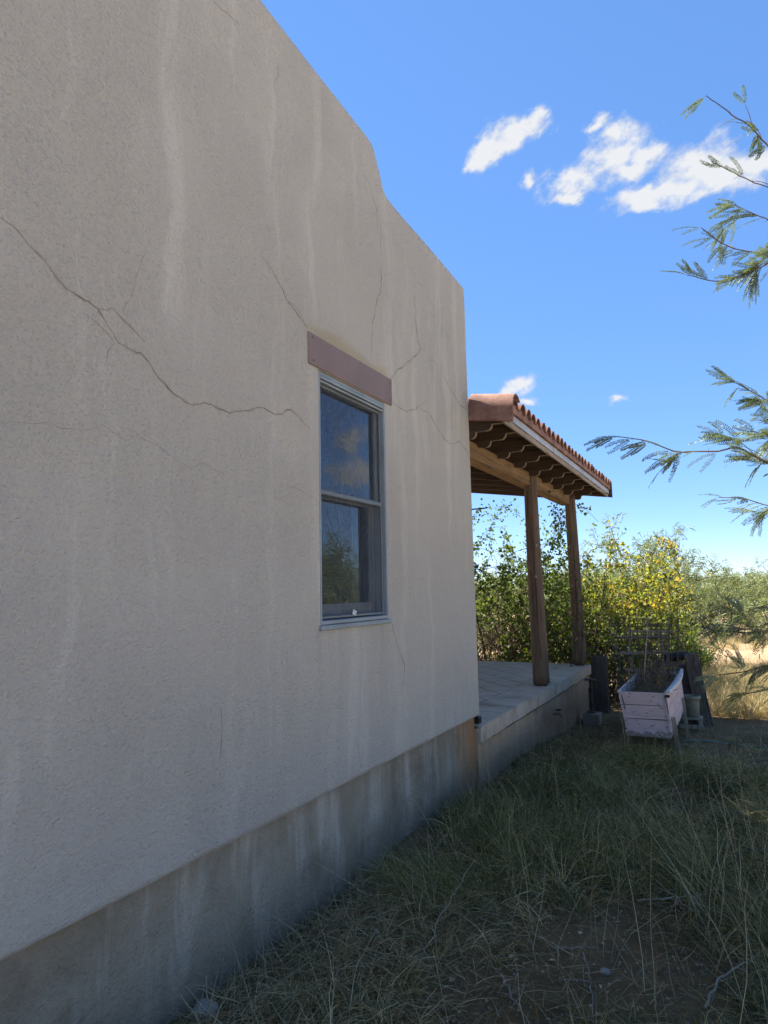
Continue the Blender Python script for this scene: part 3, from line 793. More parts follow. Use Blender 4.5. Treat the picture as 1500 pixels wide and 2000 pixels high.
# rake tile at the near gable: one big half-barrel shown side on
def rake():
    mb = MB(); V = []; F = []; n = 12
    prof = []
    for k in range(n):
        a = R(-18+150*k/(n-1)); prof.append((5.600-.150*math.cos(a)*.95, .165*math.sin(a)+.045))
    prof = [(5.452, -.055)]+prof
    m_ = len(prof)
    for x in np.linspace(-2.002, -1.600, 5):
        for (yy_, zz) in prof:
            V.append((x, yy_, 3.15+.15*(-1.65-x)+zz))
        for (yy_, zz) in prof:
            V.append((x, yy_+.014, 3.15+.15*(-1.65-x)+zz-.012))
    for i in range(4):
        for k in range(m_-1):
            a = i*2*m_; F.append((a+k, a+k+1, a+2*m_+k+1, a+2*m_+k)); F.append((a+m_+k, a+3*m_+k, a+3*m_+k+1, a+m_+k+1))
        a = i*2*m_; F.append((a, a+2*m_, a+3*m_, a+m_)); F.append((a+m_-1, a+2*m_-1, a+4*m_-1, a+3*m_-1))
    for i in (0, 4):
        a = i*2*m_
        for k in range(m_-1): F.append((a+k, a+m_+k, a+m_+k+1, a+k+1))
    return mb.add(V, F).build('rake_tile', M['terracotta'], porch, True)
tag(rake(), 'large curved clay rake tile against the house corner')
# hose tap on the slab face
tap = thing('hose_tap', 'small old garden tap on the side of the porch slab', 'tap', (-1.98, 7.97, .16))
MB().tube([(-2.012, 7.97, .165), (-1.93, 7.97, .165), (-1.905, 7.965, .15), (-1.895, 7.96, .115)], [.014, .014, .013, .011], 10).build('spout', M['brass'], tap, True)
mb = MB(); mb.tube([(-1.945, 7.97, .165), (-1.945, 7.97, .215)], .007, 8); mb.build('stem', M['brass'], tap)
mb = MB(); mb.tube([(-1.945+.032*math.cos(a), 7.97+.032*math.sin(a), .213) for a in np.linspace(0, 2*math.pi, 15)], .006, 6, False)
mb.box((-1.977, 7.965, .210), (-1.913, 7.975, .216)); mb.build('handwheel', M['iron'], tap)
# ceiling fan under the porch roof, one blade tip showing past the corner
fan = thing('ceiling_fan', 'dark ceiling fan under the porch roof with one blade tip past the wall', 'fan', (-3.35, 7.62, 2.62))
MB().tube([(-3.35, 7.62, 2.70), (-3.35, 7.62, 3.36)], .014, 10).build('downrod', M['black'], fan)
MB().tube([(-3.35, 7.62, 2.56), (-3.35, 7.62, 2.60), (-3.35, 7.62, 2.68), (-3.35, 7.62, 2.72)], [.06, .11, .11, .05], 18).build('motor', M['black'], fan, True)
for k in range(5):
    a = R(-4+72*k); ca, sa = math.cos(a), math.sin(a); mb = MB()
    Mx = Matrix.Translation((-3.35, 7.62, 2.605)) @ Matrix.Rotation(a, 4, 'Z') @ Matrix.Rotation(R(10), 4, 'X')
    mb.box((.10, -.062, -.006), (.755, .062, .006), .003, Mx); mb.build('blade', M['black'], fan)

# ------------------------------------------------------------------ objects beside the porch
def rod(mb, a, b, r, n=5): mb.tube([a, b], r, n, True)
# pink planter trough
pl = thing('planter_box', 'peeling pink wooden planter trough on legs beside the porch', 'planter', (-.9, 8.2, gz(-.9, 8.2)))
def lerp(a, b, u): return tuple(a[i]+(b[i]-a[i])*u for i in range(len(a)))
FT, FB = (-1.150, -.690), (-1.085, -.668); ZT, ZB = .572, .190; YF, YB = 7.22, 9.05
def yface(name, y0, y1, u0, u1, mat, x_in=0., tilt=0.):
    za, zb = ZB+(ZT-ZB)*u0, ZB+(ZT-ZB)*u1
    la, lb = FB[0]+(FT[0]-FB[0])*u0+x_in, FB[0]+(FT[0]-FB[0])*u1+x_in; ra, rb = FB[1]+(FT[1]-FB[1])*u0-x_in, FB[1]+(FT[1]-FB[1])*u1-x_in
    v = [(la, y0, za), (ra, y0, za+tilt), (rb, y0, zb+tilt), (lb, y0, zb), (la, y1, za), (ra, y1, za+tilt), (rb, y1, zb+tilt), (lb, y1, zb)]
    return MB().add(v, [(0, 1, 2, 3), (7, 6, 5, 4), (0, 4, 5, 1), (1, 5, 6, 2), (2, 6, 7, 3), (3, 7, 4, 0)]).build(name, mat, pl)
for (u0, u1, tl) in ((.0, .315, .0), (.330, .665, .006), (.685, 1.0, .004)):
    yface('front_board', YF+random.uniform(-.003, .003), YF+.024, u0, u1, M['pink'], .026, tl)
    yface('rear_board', YB-.024, YB, u0, u1, M['pink'], .026)
def side(sx, u0, u1, zoff0, zoff1, name='side_board'):
    i = 0 if sx < 0 else 1
    x0, x1 = FB[i]+(FT[i]-FB[i])*u0, FB[i]+(FT[i]-FB[i])*u1; za, zb = ZB+(ZT-ZB)*u0, ZB+(ZT-ZB)*u1
    t_ = -.024*sx
    ns = 8; V = []; F = []
    for k in range(ns+1):
        u = k/ns; y = YF-.012+(YB-YF+.024)*u; bow = (.02 if sx > 0 else .0)*math.sin(math.pi*u)
        dz0 = zoff0*u; dz1 = zoff1*u
        V += [(x0+bow, y, za+dz0), (x1+bow, y, zb+dz1), (x1+bow+t_, y, zb+dz1), (x0+bow+t_, y, za+dz0)]
    for k in range(ns):
        for q in range(4): q2 = (q+1) % 4; F.append((k*4+q, k*4+q2, (k+1)*4+q2, (k+1)*4+q))
    F += [(0, 1, 2, 3), (ns*4+3, ns*4+2, ns*4+1, ns*4)]
    return MB().add(V, F).build(name, M['pink'], pl)
for sx in (-1, 1):
    for (u0, u1) in ((-.02, .32), (.332, .67), (.682, 1.03)): side(sx, u0, u1, .0, .0)
cap = MB(); cap.tube([(FT[1]+.018+.036*math.sin(math.pi*u), YF-.015+(YB-YF+.03)*u, ZT+.022) for u in np.linspace(0, 1, 9)], .021, 4); tag(cap.build('top_rail', M['paper'], pl), 'white-painted top rail of the planter')
MB().box((FB[0]+.03, YF+.02, ZB-.055), (FB[1]-.01, YB-.02, ZB-.004)).build('bottom_board', M['pink'], pl)
MB().box((-1.098, YF-.018, ZB-.045), (-.676, YF+.010, ZB+.008), .004).build('bottom_rail', M['pink'], pl)
MB().box((FB[0]+.03, YF+.03, ZB), (FB[1]-.03, YB-.03, ZT-.035)).build('soil', M['ground'], pl)
for (x, y, k_) in ((FB[0]+.02, YF+.12, -1), (FB[1]+.012, YF+.10, 1), (FB[0]+.02, YB-.12, -1), (FB[1]+.012, YB-.45, 1)):
    z0 = gz(x, y)-.03; mb = MB(); mb.tube([(x+.035*k_, y, z0), (x+.005*k_, y, ZB+.14)], .024, 4); mb.build('leg', M['pale_wood'], pl)
for (x, a, b) in ((-1.118, .545, .40), (-.712, .56, .38)):
    MB().tube([(x, YF-.010, a), (x+.02, YF-.013, (a+b)/2), (x+.03, YF-.012, b)], .0035, 5).build('hanging_wire', M['wire'], pl)
for (x, k_) in ((-1.163, -1), (-.683, 1)):
    MB().box((x-.022, YF-.020, ZT-.035), (x+.022, YF+.012, ZT-.010), .003).build('corner_bracket', M['black'], pl)

# wire tomato cages
def cage(loc, r0, r1, h, nv, rings, label, sq=False, lean=(0, 0)):
    c = thing('plant_cage', label, 'plant cage', loc, None); x0, y0, z0 = loc
    def P(a, u):
        r = r0+(r1-r0)*u
        if sq: s_ = 1./max(abs(math.cos(a)), abs(math.sin(a))); dx, dy = r*math.cos(a)*s_, r*math.sin(a)*s_*.8
        else: dx, dy = r*math.cos(a), r*math.sin(a)
        return (x0+dx+lean[0]*u, y0+dy+lean[1]*u, z0+u*h)
    for k in range(nv):
        a = 2*math.pi*(k+.5)/nv; mb = MB(); rod(mb, P(a, 0), P(a, 1.+random.uniform(0, .06)), .0042); mb.build('upright_wire', M['wire'], c)
    for i in range(rings):
        u = (i+.6)/rings; mb = MB(); mb.tube([P(a, u) for a in np.linspace(0, 2*math.pi, 25)], .0040, 5, False); mb.build('ring_wire', M['wire'], c)
    return c
cage((-1.06, 8.55, .42), .26, .32, .80, 14, 6, 'square wire cage standing at the left in the pink planter', True)
cage((-.86, 8.75, .44), .16, .20, .78, 9, 5, 'narrow wire cage crowded at the right in the pink planter', False, (.02, .05))
cage((-.66, 10.42, gz(-.66, 10.42)-.01), .14, .15, .98, 9, 5, 'wire cage on the ground behind the leaning planks')
st = MB().tube([(-.985, 7.9, .46), (-.960, 7.95, .80), (-.918, 8.02, 1.15), (-.905, 8.05, 1.30)], [.006, .006, .005, .004], 7).build('garden_stake', M['pale_stick'], None, True)
tag(st, 'pale straight garden stake rising from the pink planter', 'stake')

# weathered slat rack behind the cages
rk = thing('slat_rack', 'weathered grey horizontal slat rack behind the wire cages', 'rack', (-1.25, 10.2, gz(-1.25, 10.2)))
for (z, x0, x1, y, dz, th) in ((.875, -1.60, -.94, 10.1, .03, .035), (.975, -1.44, -.82, 10.13, -.005, .035), (.66, -1.58, -.95, 10.1, .025, .04), (.42, -1.50, -.75, 10.12, .0, .05)):
    mb = MB(); mb.add([(x0, y, z), (x1, y, z+dz), (x1, y, z+dz+th), (x0, y, z+th), (x0, y+.025, z), (x1, y+.025, z+dz), (x1, y+.025, z+dz+th), (x0, y+.025, z+th)],
                      [(0, 1, 2, 3), (7, 6, 5, 4), (0, 4, 5, 1), (1, 5, 6, 2), (2, 6, 7, 3), (3, 7, 4, 0)]); mb.build('slat', M['slat_wood'], rk)
for x in (-1.41, -.99):
    MB().box((x-.018, 10.157, gz(x, 10.2)-.03), (x+.018, 10.190, 1.02), .003).build('upright', M['slat_wood'], rk)

# timber post stub, jack on cement block
MBt = MB(); MBt.box((-2.0, 10.32, gz(-1.9, 10.4)-.05), (-1.785, 10.50, .605), .012); o = MBt.build('timber_stub', M['dark_wood']); o.location = (0, 0, 0)
tag(o, 'thick dark timber stub standing just past the porch corner', 'timber post')
bl = MB(); g0 = gz(-1.8, 9.25)
bl.box((-1.915, 9.12, g0-.04), (-1.705, 9.36, g0+.135), .012); o = bl.build('cement_block', M['block']); tag(o, 'squat cement block on the ground by the porch slab', 'block')
jk = thing('screw_jack', 'rusty screw jack post standing on the cement block', 'jack', (-1.815, 9.24, g0+.135))
MB().tube([(-1.815, 9.24, g0+.134), (-1.815, 9.24, g0+.155)], .055, 14).build('foot', M['iron'], jk, True)
MB().tube([(-1.815, 9.24, g0+.154), (-1.815, 9.24, .30)], .030, 12).build('tube', M['iron'], jk, True)
MB().tube([(-1.815, 9.24, .299), (-1.815, 9.24, .400)], .017, 10).build('screw', M['iron'], jk, True)
MB().box((-1.885, 9.18, .400), (-1.745, 9.30, .412), .003).build('top_plate', M['iron'], jk)
MB().tube([(-1.83, 9.20, .385), (-1.66, 9.12, .392)], .007, 6).build('handle', M['iron'], jk)

# tub on a small stool
sx, sy = -.60, 9.28; g0 = gz(sx, sy)
stl = thing('wooden_stool', 'small pale wooden stool behind the pink planter, tub on top', 'stool', (sx, sy, g0))
MB().box((sx-.11, sy-.10, g0+.135), (sx+.11, sy+.10, g0+.160), .004).build('seat', M['pale_wood'], stl)
for a in (-1, 1):
    for b in (-1, 1): MB().box((sx+a*.085-.017, sy+b*.075-.017, g0-.02), (sx+a*.085+.017, sy+b*.075+.017, g0+.1345), .003).build('leg', M['pale_wood'], stl)
MB().box((sx-.15, sy-.118, g0+.03), (sx+.125, sy-.0935, g0+.075), .003).build('foot_rail', M['pale_wood'], stl)
tub = thing('plastic_tub', 'dusty tapered plastic tub with wide rim on the stool', 'tub', (sx, sy, g0+.16))
V = []; F = []; n = 20
prof = [(.02, .0), (.072, .0), (.086, .02), (.090, .215), (.104, .216), (.106, .255), (.096, .256), (.080, .10), (.0, .09)]
V = [(sx-.005+r*math.cos(2*math.pi*k/n), sy+r*math.sin(2*math.pi*k/n), g0+.161+z) for (r, z) in prof for k in range(n)]
for i in range(len(prof)-1):
    for k in range(n): k2 = (k+1) % n; F.append((i*n+k, i*n+k2, (i+1)*n+k2, (i+1)*n+k))
MB().add(V, F).build('body', M['bucket'], tub, True)
V = [(sx-.005+r*math.cos(2*math.pi*k/n), sy+r*math.sin(2*math.pi*k/n), g0+.161+z) for (r, z) in ((.108, .218), (.111, .222), (.111, .25), (.108, .254)) for k in range(n)]
F = [(i*n+k, i*n+(k+1) % n, (i+1)*n+(k+1) % n, (i+1)*n+k) for i in range(3) for k in range(n)]
MB().add(V, F).build('rim', M['bucket'], tub, True)

# planks leaning on the cage heap
def plank(name, a, b, w, th, mat, label):
    a, b = Vector(a), Vector(b); d = (b-a).normalized(); s_ = Vector((1, .25, 0)); s_ = (s_-d*s_.dot(d)).normalized(); u = d.cross(s_)
    Mx = Matrix((( s_.x, u.x, d.x, a.x), (s_.y, u.y, d.y, a.y), (s_.z, u.z, d.z, a.z), (0, 0, 0, 1)))
    mb = MB(); mb.box((-w/2, -th/2, 0), (w/2, th/2, (b-a).length), .004, Mx); return tag(mb.build(name, mat), label, 'plank', 'planks leaning beside the planter')
gq = gz(-.5, 9.8)-.03
plank('leaning_plank', (-.52, 9.62, gq), (-.655, 10.0, .70), .10, .035, M['dark_wood'], 'widest grey plank leaning at the front of the plank heap')
plank('leaning_plank', (-.455, 9.66, gq), (-.575, 10.05, .705), .06, .045, M['dark_wood'], 'thin grey plank leaning in the middle of the heap')
plank('leaning_plank', (-.415, 9.75, gq), (-.560, 10.12, .70), .03, .07, M['black'], 'black edge-on plank leaning at the right of the heap')
plank('leaning_plank', (-.62, 9.75, gq), (-.72, 10.05, .55), .11, .03, M['dark_wood'], 'short dark plank leaning behind the tub')
plank('leaning_plank', (-.74, 9.9, gq), (-.80, 10.12, .52), .12, .03, M['slat_wood'], 'short pale grey plank leaning behind the planter end')
# dark bundled sheet on top of the heap
V = []; F = []
for i in range(9):
    for k in range(12):
        a = 2*math.pi*k/12; r = .075*(math.sin(math.pi*(i+.5)/9)**.5)*(1+.25*mnoise.noise((i*.6, math.cos(a)*1.4, math.sin(a)*1.4)))
        V.append((-1.02+.40*i/8, 10.28+r*math.cos(a), .615+.04*i/8+r*math.sin(a)*.9))
for i in range(8):
    for k in range(12): k2 = (k+1) % 12; F.append((i*12+k, i*12+k2, (i+1)*12+k2, (i+1)*12+k))
F += [tuple(range(11, -1, -1)), tuple(8*12+k for k in range(12))]
tag(MB().add(V, F).build('rolled_tarp', M['black'], None, True), 'dark rolled tarp lying across the top of the plank heap', 'tarp')
for (x, w_) in ((-1.0, .06), (-.86, .05)):
    MB()
# trestle that carries the tarp and planks
tr = thing('trestle', 'rough dark trestle behind the planter under the rolled tarp', 'trestle', (-.85, 10.28, gz(-.85, 10.28)))
MB().box((-1.12, 10.25, .50), (-.58, 10.31, .555), .004).build('cross_bar', M['slat_wood'], tr)
for x in (-1.06, -.86, -.64): MB().box((x-.025, 10.255, gz(x, 10.28)-.03), (x+.025, 10.305, .4985), .003).build('leg', M['slat_wood'], tr)
MB().box((-1.10, 10.24, .22), (-.60, 10.2535, .30), .003).build('cross_board', M['slat_wood'], tr)

# hose
pts = []
for u in np.linspace(0, 1, 40):
    x = -.66+1.9*u; y = 8.22+.10*u+.05*math.sin(u*7); pts.append((x, y, gz(x, y)+.016+.006*math.sin(u*15)))
tag(MB().tube(pts, .0125, 8).build('garden_hose', M['hose'], None, True), 'thin green garden hose lying across the bare ground', 'hose')

# ------------------------------------------------------------------ plants
def unit(v): return v/np.maximum(np.linalg.norm(v, axis=-1, keepdims=True), 1e-9)
def rand_dirs(n): return unit(rng.normal(size=(n, 3)))
def leaves(P, D, L, W, fold=.25, Nrm=None):
    """broad pointed leaves folded on the midrib: 6 verts, 2 quads each"""
    n = len(P); D = unit(D); Nn = rand_dirs(n) if Nrm is None else Nrm+.5*rand_dirs(n)
    S = unit(np.cross(D, Nn)); U = np.cross(S, D)
    L = L[:, None]; W = W[:, None]
    V = np.empty((n, 6, 3))
    V[:, 0] = P; V[:, 3] = P+D*L-U*L*.12
    for k, (s, a) in enumerate(((1, .22), (1, .60))):
        V[:, 1+k] = P+D*L*a+S*W*(.5 if k == 0 else .42)+U*W*fold
        V[:, 5-k] = P+D*L*a-S*W*(.5 if k == 0 else .42)+U*W*fold
    i = np.arange(n)[:, None]*6
    F = np.concatenate([i+np.array([[0, 1, 2, 3]]), i+np.array([[0, 3, 4, 5]])])
    return V.reshape(-1, 3), F
def strips(P, D, L, W, bend=.2):
    """narrow leaflets rows / blades: 2 segments"""
    n = len(P); D = unit(D); S = unit(np.cross(D, rand_dirs(n))); L = L[:, None]; W = W[:, None]
    dn = np.array([[0, 0, -1.]])
    V = np.empty((n, 6, 3)); a = P; b = P+D*L*.5+dn*L*bend*.25; c = P+D*L+dn*L*bend
    V[:, 0] = a-S*W*.3; V[:, 1] = a+S*W*.3; V[:, 2] = b+S*W*.5; V[:, 3] = b-S*W*.5; V[:, 4] = c+S*W*.15; V[:, 5] = c-S*W*.15
    i = np.arange(n)[:, None]*6
    F = np.concatenate([i+np.array([[0, 1, 2, 3]]), i+np.array([[3, 2, 4, 5]])])
    return V.reshape(-1, 3), F
class Bag:
    def __init__(s): s.V = []; s.F = []; s.var = []; s.n = 0
    def add(s, V, F, var, per):
        s.V.append(V); s.F.append(F+s.n); s.var.append(np.repeat(var, per)); s.n += len(V)
    def mesh(s, name): return big_mesh(name, np.concatenate(s.V), np.concatenate(s.F), False, np.concatenate(s.var))
def tubes_fast(lines, name):
    """3-sided thin tubes for many polylines [(pts(k,3), r0, r1)]"""
    Vs = []; Fs = []; b = 0
    for (P, r0, r1) in lines:
        P = np.asarray(P); k = len(P); d = unit(np.gradient(P, axis=0)); a = unit(np.cross(d, np.array([.31, .52, .79]))); c = np.cross(d, a)
        r = np.linspace(r0, r1, k)[:, None]
        ring = np.stack([P+(a*math.cos(t_)+c*math.sin(t_))*r for t_ in (0, 2.094, 4.189)], 1)
        Vs.append(ring.reshape(-1, 3)); i = np.arange(k-1)[:, None]*3
        for q in range(3): Fs.append(b+np.concatenate([i+q, i+(q+1) % 3, i+3+(q+1) % 3, i+3+q], 1))
        b += 3*k
    return big_mesh(name, np.concatenate(Vs), np.concatenate(Fs), True)

# --- vine thicket past the porch end
def build_vine():
    root = thing('vine_thicket', 'sprawling leafy vine bush with yellowing leaves behind the porch', 'vine', (-2.6, 11.4, gz(-2.6, 11.4)))
    lines = []; Pl = []; Dl = []; Vr = []; Ln = []
    def env(x):   # top of the thicket over x
        return float(np.interp(x, [-5.5, -4.6, -3.9, -3.3, -2.6, -2.2, -1.5, -1.1, -.8, -.6], [3.0, 3.05, 3.05, 2.95, 2.75, 2.35, 2.2, 1.9, 1.4, .7]))
    for s in range(880):
        bx = rng.uniform(-5.4, -.95); by = rng.uniform(10.75, 12.9)
        if bx < -4.6 and rng.random() < .4: bx += 2.
        p = np.array([bx, by, gz(bx, by)]); top = env(bx)*rng.uniform(.55, 1.04)
        d = unit(np.array([rng.normal(0, .25), rng.normal(-.05, .25), 1.])); pts = [p.copy()]; step = .07; yel_s = rng.random()
        for k in range(70):
            droop = -0.02 if p[2] < top*.8 else -.16
            d = unit(d+rng.normal(0, .17, 3)+np.array([0, 0, droop])); p = p+d*step
            if p[1] < 10.42: p[1] = 10.42; d[1] = abs(d[1])
            if p[2] < gz(p[0], p[1])+.05: break
            if p[0] > -.78: d[0] = -abs(d[0])
            pts.append(p.copy())
            hh = p[2]/max(env(p[0]), .5)
            nl = rng.integers(3, 7) if rng.random() < np.clip(.10+.50*hh, .08, .5)*(.25 if (p[0] < -3.5 and p[2] < 1.0) else 1.) else 0
            cc = p+rng.normal(0, .03, 3)
            for _ in range(nl):
                q = cc+rng.normal(0, .038, 3); Pl.append(q); dd = unit(d*.3+rng.normal(0, .8, 3)+np.array([0, -.15, -.35])); Dl.append(dd)
                yel = np.clip((q[0]+2.9)/1.0, 0, 1)*np.clip((q[2]-.7)/.6, 0, 1)*np.clip(.5+.8*yel_s, 0, 1)
                v = rng.beta(2, 3)*.5+yel*rng.uniform(.05, .66); Vr.append(min(1, v)); Ln.append(rng.uniform(.026, .074))
            if k > 8 and p[2] < .3: break
            if len(pts) > 14 and rng.random() < .02: break
        if len(pts) > 3: lines.append((pts, .008, .003))
    # tendrils that climb the far post, hang from the beam and arch to the right
    def strand(P, dens, r=.0045, spread=.035, vv=(.0, .35), ln=(.03, .055)):
        P = np.array(P, float); t_ = np.linspace(0, 1, 60); s_ = np.linspace(0, 1, len(P))
        Q = np.stack([np.interp(t_, s_, P[:, k]) for k in range(3)], 1)+rng.normal(0, .008, (60, 3)); lines.append((Q, r, r*.5))
        L = np.linalg.norm(np.diff(P, axis=0), axis=1).sum()
        for _ in range(int(L*dens)):
            q = Q[rng.integers(60)]+rng.normal(0, spread, 3); Pl.append(q); Dl.append(unit(rng.normal(0, 1, 3)+np.array([0, 0, -.5]))); Vr.append(rng.uniform(*vv)); Ln.append(rng.uniform(*ln))
    for k in range(4):
        a0 = rng.uniform(0, 6.3); zt_ = rng.uniform(1.0, 2.0)
        strand([(-2.115+.12*math.cos(a0+z*1.1), 10.03+.12*math.sin(a0+z*1.1), .5+z) for z in np.linspace(0, zt_, 9)], 34, .004, .05, (.05, .5))
    for (x, z0, z1) in ((-2.02, 2.86, 1.5), (-1.99, 2.80, 1.9), (-2.25, 2.86, 2.1), (-2.08, 2.84, 1.0), (-2.16, 2.7, 1.7)):
        y = 8.9+rng.uniform(-.5, .8); strand([(x-.02, y, z0), (x, y+.02, (z0+z1)/2), (x+.02, y+.05, z1)], 38, .0022, .05)
    for (pa, pb, pc) in (((-4.3, 11.2, 2.5), (-3.9, 11.0, 3.05), (-3.3, 10.9, 3.0)), ((-4.0, 11.2, 2.4), (-3.5, 11.2, 3.1), (-3.0, 11.1, 2.7)), ((-3.9, 11.4, 2.3), (-3.8, 11.4, 2.95), (-4.3, 11.3, 3.0)), ((-3.2, 11.2, 2.3), (-3.05, 11.0, 2.75), (-2.8, 10.8, 2.85)), ((-2.7, 11.2, 2.0), (-2.6, 11.0, 2.6), (-2.35, 10.8, 2.75))):
        strand([pa, pb, pc], 60, .003, .06)
    strand([(-1.05, 11.5, 1.5), (-.83, 11.5, 1.95), (-.80, 11.5, 2.20), (-.92, 11.5, 2.32), (-1.08, 11.5, 2.33)], 120, .005, .045, (.35, .95))
    strand([(-1.2, 11.5, 1.3), (-.95, 11.4, 1.75), (-.72, 11.4, 1.60)], 70, .004, .06, (.4, .9))
    P = np.array(Pl); D = np.array(Dl); Ln = np.array(Ln); v = np.array(Vr)
    b = Bag(); V, F = leaves(P, D, Ln, Ln*rng.uniform(.7, .95, len(P)), .18); b.add(V, F, v, 6)
    o = link('foliage', b.mesh('foliage'), M['vine_leaf'], root); o['kind'] = 'stuff'
    link('stems', tubes_fast(lines, 'stems'), M['vine_stem'], root)['kind'] = 'stuff'
    mb = MB()
    for (x, y, dx) in ((-3.55, 11.0, .25), (-3.3, 11.1, -.4), (-2.5, 11.2, .3), (-3.9, 11.3, -.2)):
        z = gz(x, y); mb.tube([(x, y, z-.05), (x+dx*.3, y, z+.4), (x+dx*.8, y+.05, z+.9), (x+dx*1.5, y+.1, z+1.5)], [.035, .028, .02, .01], 7)
    mb.build('trunk', M['vine_stem'], root, True)
build_vine()

# --- mesquite trees
def grow(rs, base, height, spread, nstem, lean=(0, 0)):
    """returns limb polylines and a set of leaf anchor points with directions"""
    limbs = []; tips = []
    def rec(p, d, L, r, lev):
        n = max(4, int(L/.12)); pts = [p.copy()]
        for k in range(n):
            d = unit(d+rs.normal(0, .13, 3)+np.array([0, 0, .03 if lev < 2 else -.03])); p = p+d*(L/n); pts.append(p.copy())
            if lev >= 2 and k > 0: tips.append((p.copy(), d.copy()))
            if lev < 3 and k >= n*.12 and rs.random() < (.34, .36, .30)[lev]:
                dd = unit(d*.55+rs.normal(0, .62, 3)+np.array([0, 0, .10])); rec(p.copy(), dd, L*rs.uniform(.45, .75), r*.55, lev+1)
        limbs.append((np.array(pts), r, r*.45))
        if lev < 3:
            for _ in range(2): rec(p.copy(), unit(d+rs.normal(0, .5, 3)), L*rs.uniform(.45, .7), r*.45, lev+1)
    for s in range(nstem):
        a = 2*math.pi*(s+rs.random()*.6)/nstem
        d = unit(np.array([math.cos(a)*spread+lean[0], math.sin(a)*spread+lean[1], 1.]))
        rec(np.array(base, float)+np.array([math.cos(a), math.sin(a), 0])*.05, d, height*.55, .05*height/3, 0)
    return limbs, tips
def crown_mesh(rs, tips, per, L, W, name):
    T = np.array([t_[0] for t_ in tips]); D = np.array([t_[1] for t_ in tips]); n = len(T)*per
    P = np.repeat(T, per, 0)+rs.normal(0, .05, (n, 3)); DD = unit(np.repeat(D, per, 0)*.5+rs.normal(0, .8, (n, 3)))
    b = Bag(); V, F = strips(P, DD, rs.uniform(L*.6, L*1.3, n), rs.uniform(W*.6, W*1.2, n), .25)
    clump = np.repeat(rs.uniform(-.18, .18, len(T)), per)
    b.add(V, F, np.clip(rs.beta(2, 2, n)+clump, 0, 1), 6); return b.mesh(name)
protos = []
def mesquite_proto(seed, height, spread, per, L, W, maxtips):
    rs = np.random.default_rng(seed); limbs, tips = grow(rs, (0, 0, -.05), height, spread, 7)
    if len(tips) > maxtips: tips = [tips[i] for i in rs.permutation(len(tips))[:maxtips]]
    big = [l for l in limbs if l[1] > .012*height/3]; small = [l for l in limbs if l[1] <= .012*height/3]
    return (tubes_fast(big, 'trunk'), tubes_fast(small, 'branches'), crown_mesh(rs, tips, per, L, W, 'crown'))
for sd in (3, 8, 21, 34): protos.append(mesquite_proto(sd, 2.55, 1.0, 9, .10, .017, 4200))
def mesquite(k, x, y, rz, s, label, group, name='mesquite_tree', leafmat='thicket_leaf', sz=1.):
    z = gz(x, y) if y < 60 else -.22
    o = thing(name, label, 'tree', (x, y, z), group)
    for me, nm, mt in zip(protos[k], ('trunk', 'branches', 'crown'), ('bark', 'bark', leafmat)):
        c = bpy.data.objects.new(nm, me); COL.objects.link(c); c.parent = o
        if not me.materials: me.materials.append(M[mt])
        if nm != 'trunk': c['kind'] = 'stuff'
    o.rotation_euler = (0, 0, rz); o.scale = (s, s, s*sz)
    return o
G = 'mesquite trees at the edge of the clearing'
mesquite(0, -2.15, 16.2, .4, 1.2, 'pale feathery mesquite rising just behind the yellowing vine thicket', G, sz=1.0)
mesquite(1, -4.3, 15.2, 2.2, 1.0, 'pale mesquite glimpsed between the house corner and the nearer post', G)
mesquite(2, -1.55, 24.8, 1.2, 1.02, 'mesquite with dark bent trunks at the back edge of the bare clearing', G)
mesquite(3, -.55, 25.6, 3.3, .96, 'second mesquite from the right at the back edge of the clearing', G)
mesquite(1, .75, 25.0, 5.0, .98, 'rightmost mesquite at the back edge of the clearing', G)
mesquite(0, -3.0, 23.5, 4.2, 1.02, 'mesquite in the gap between vine thicket and clearing', G)
GR = 'mesquites mirrored in the window'
for (k, x, y, rz, s) in ((0, 3.6, 11.0, 1., 1.0), (2, 5.0, 12.6, 2., 1.1), (3, 4.4, 14.6, .3, 1.1), (1, 6.6, 14.8, 3., 1.2), (2, 6.6, 11.4, 4., 1.05), (3, 8.6, 17.5, 5., 1.3)):
    mesquite(k, x, y, rz, s, 'mesquite tree seen only as a reflection in the lower window pane', GR)
# the far wood that reads as one mass
def far_wood():
    rs = np.random.default_rng(77); b = Bag(); src = []
    for pr in protos:
        me = pr[2]; n = len(me.vertices); v = np.empty(n*3, np.float32); me.vertices.foreach_get('co', v); src.append(v.reshape(-1, 6, 3))
    F0 = np.array([[0, 1, 2, 3], [3, 2, 4, 5]])
    for i in range(64):
        y = rs.uniform(27, 95) if i < 52 else rs.uniform(95, 190); x = rs.uniform(-.34, .12)*y+rs.uniform(-1, 3)
        if i % 4 == 0: x = rs.uniform(4, 30); 
        s = rs.uniform(.85, 1.08)*(1+.0035*(y-27)); a = rs.uniform(0, 6.28); sv = src[rs.integers(4)]
        sel = rs.permutation(len(sv))[:max(1600, int(9000*(30./y)))]; w = sv[sel]; c_ = w.mean(1, keepdims=True)
        w = c_+(w-c_)*(1+.016*(y-27)); w = w*s
        q = np.stack([w[..., 0]*math.cos(a)-w[..., 1]*math.sin(a)+x, w[..., 0]*math.sin(a)+w[..., 1]*math.cos(a)+y, w[..., 2]-.22], -1)
        n = len(q); F = (np.arange(n)[:, None, None]*6+F0[None]).reshape(-1, 4)
        b.add(q.reshape(-1, 3), F, np.clip(rs.beta(2, 2, n)*.8+rs.uniform(-.1, .3), 0, 1), 6)
    o = link('far_thicket', b.mesh('far_thicket'), M['thicket_leaf']); tag(o, 'band of grey-green mesquite scrub along the horizon', 'thicket', kind='stuff')
far_wood()
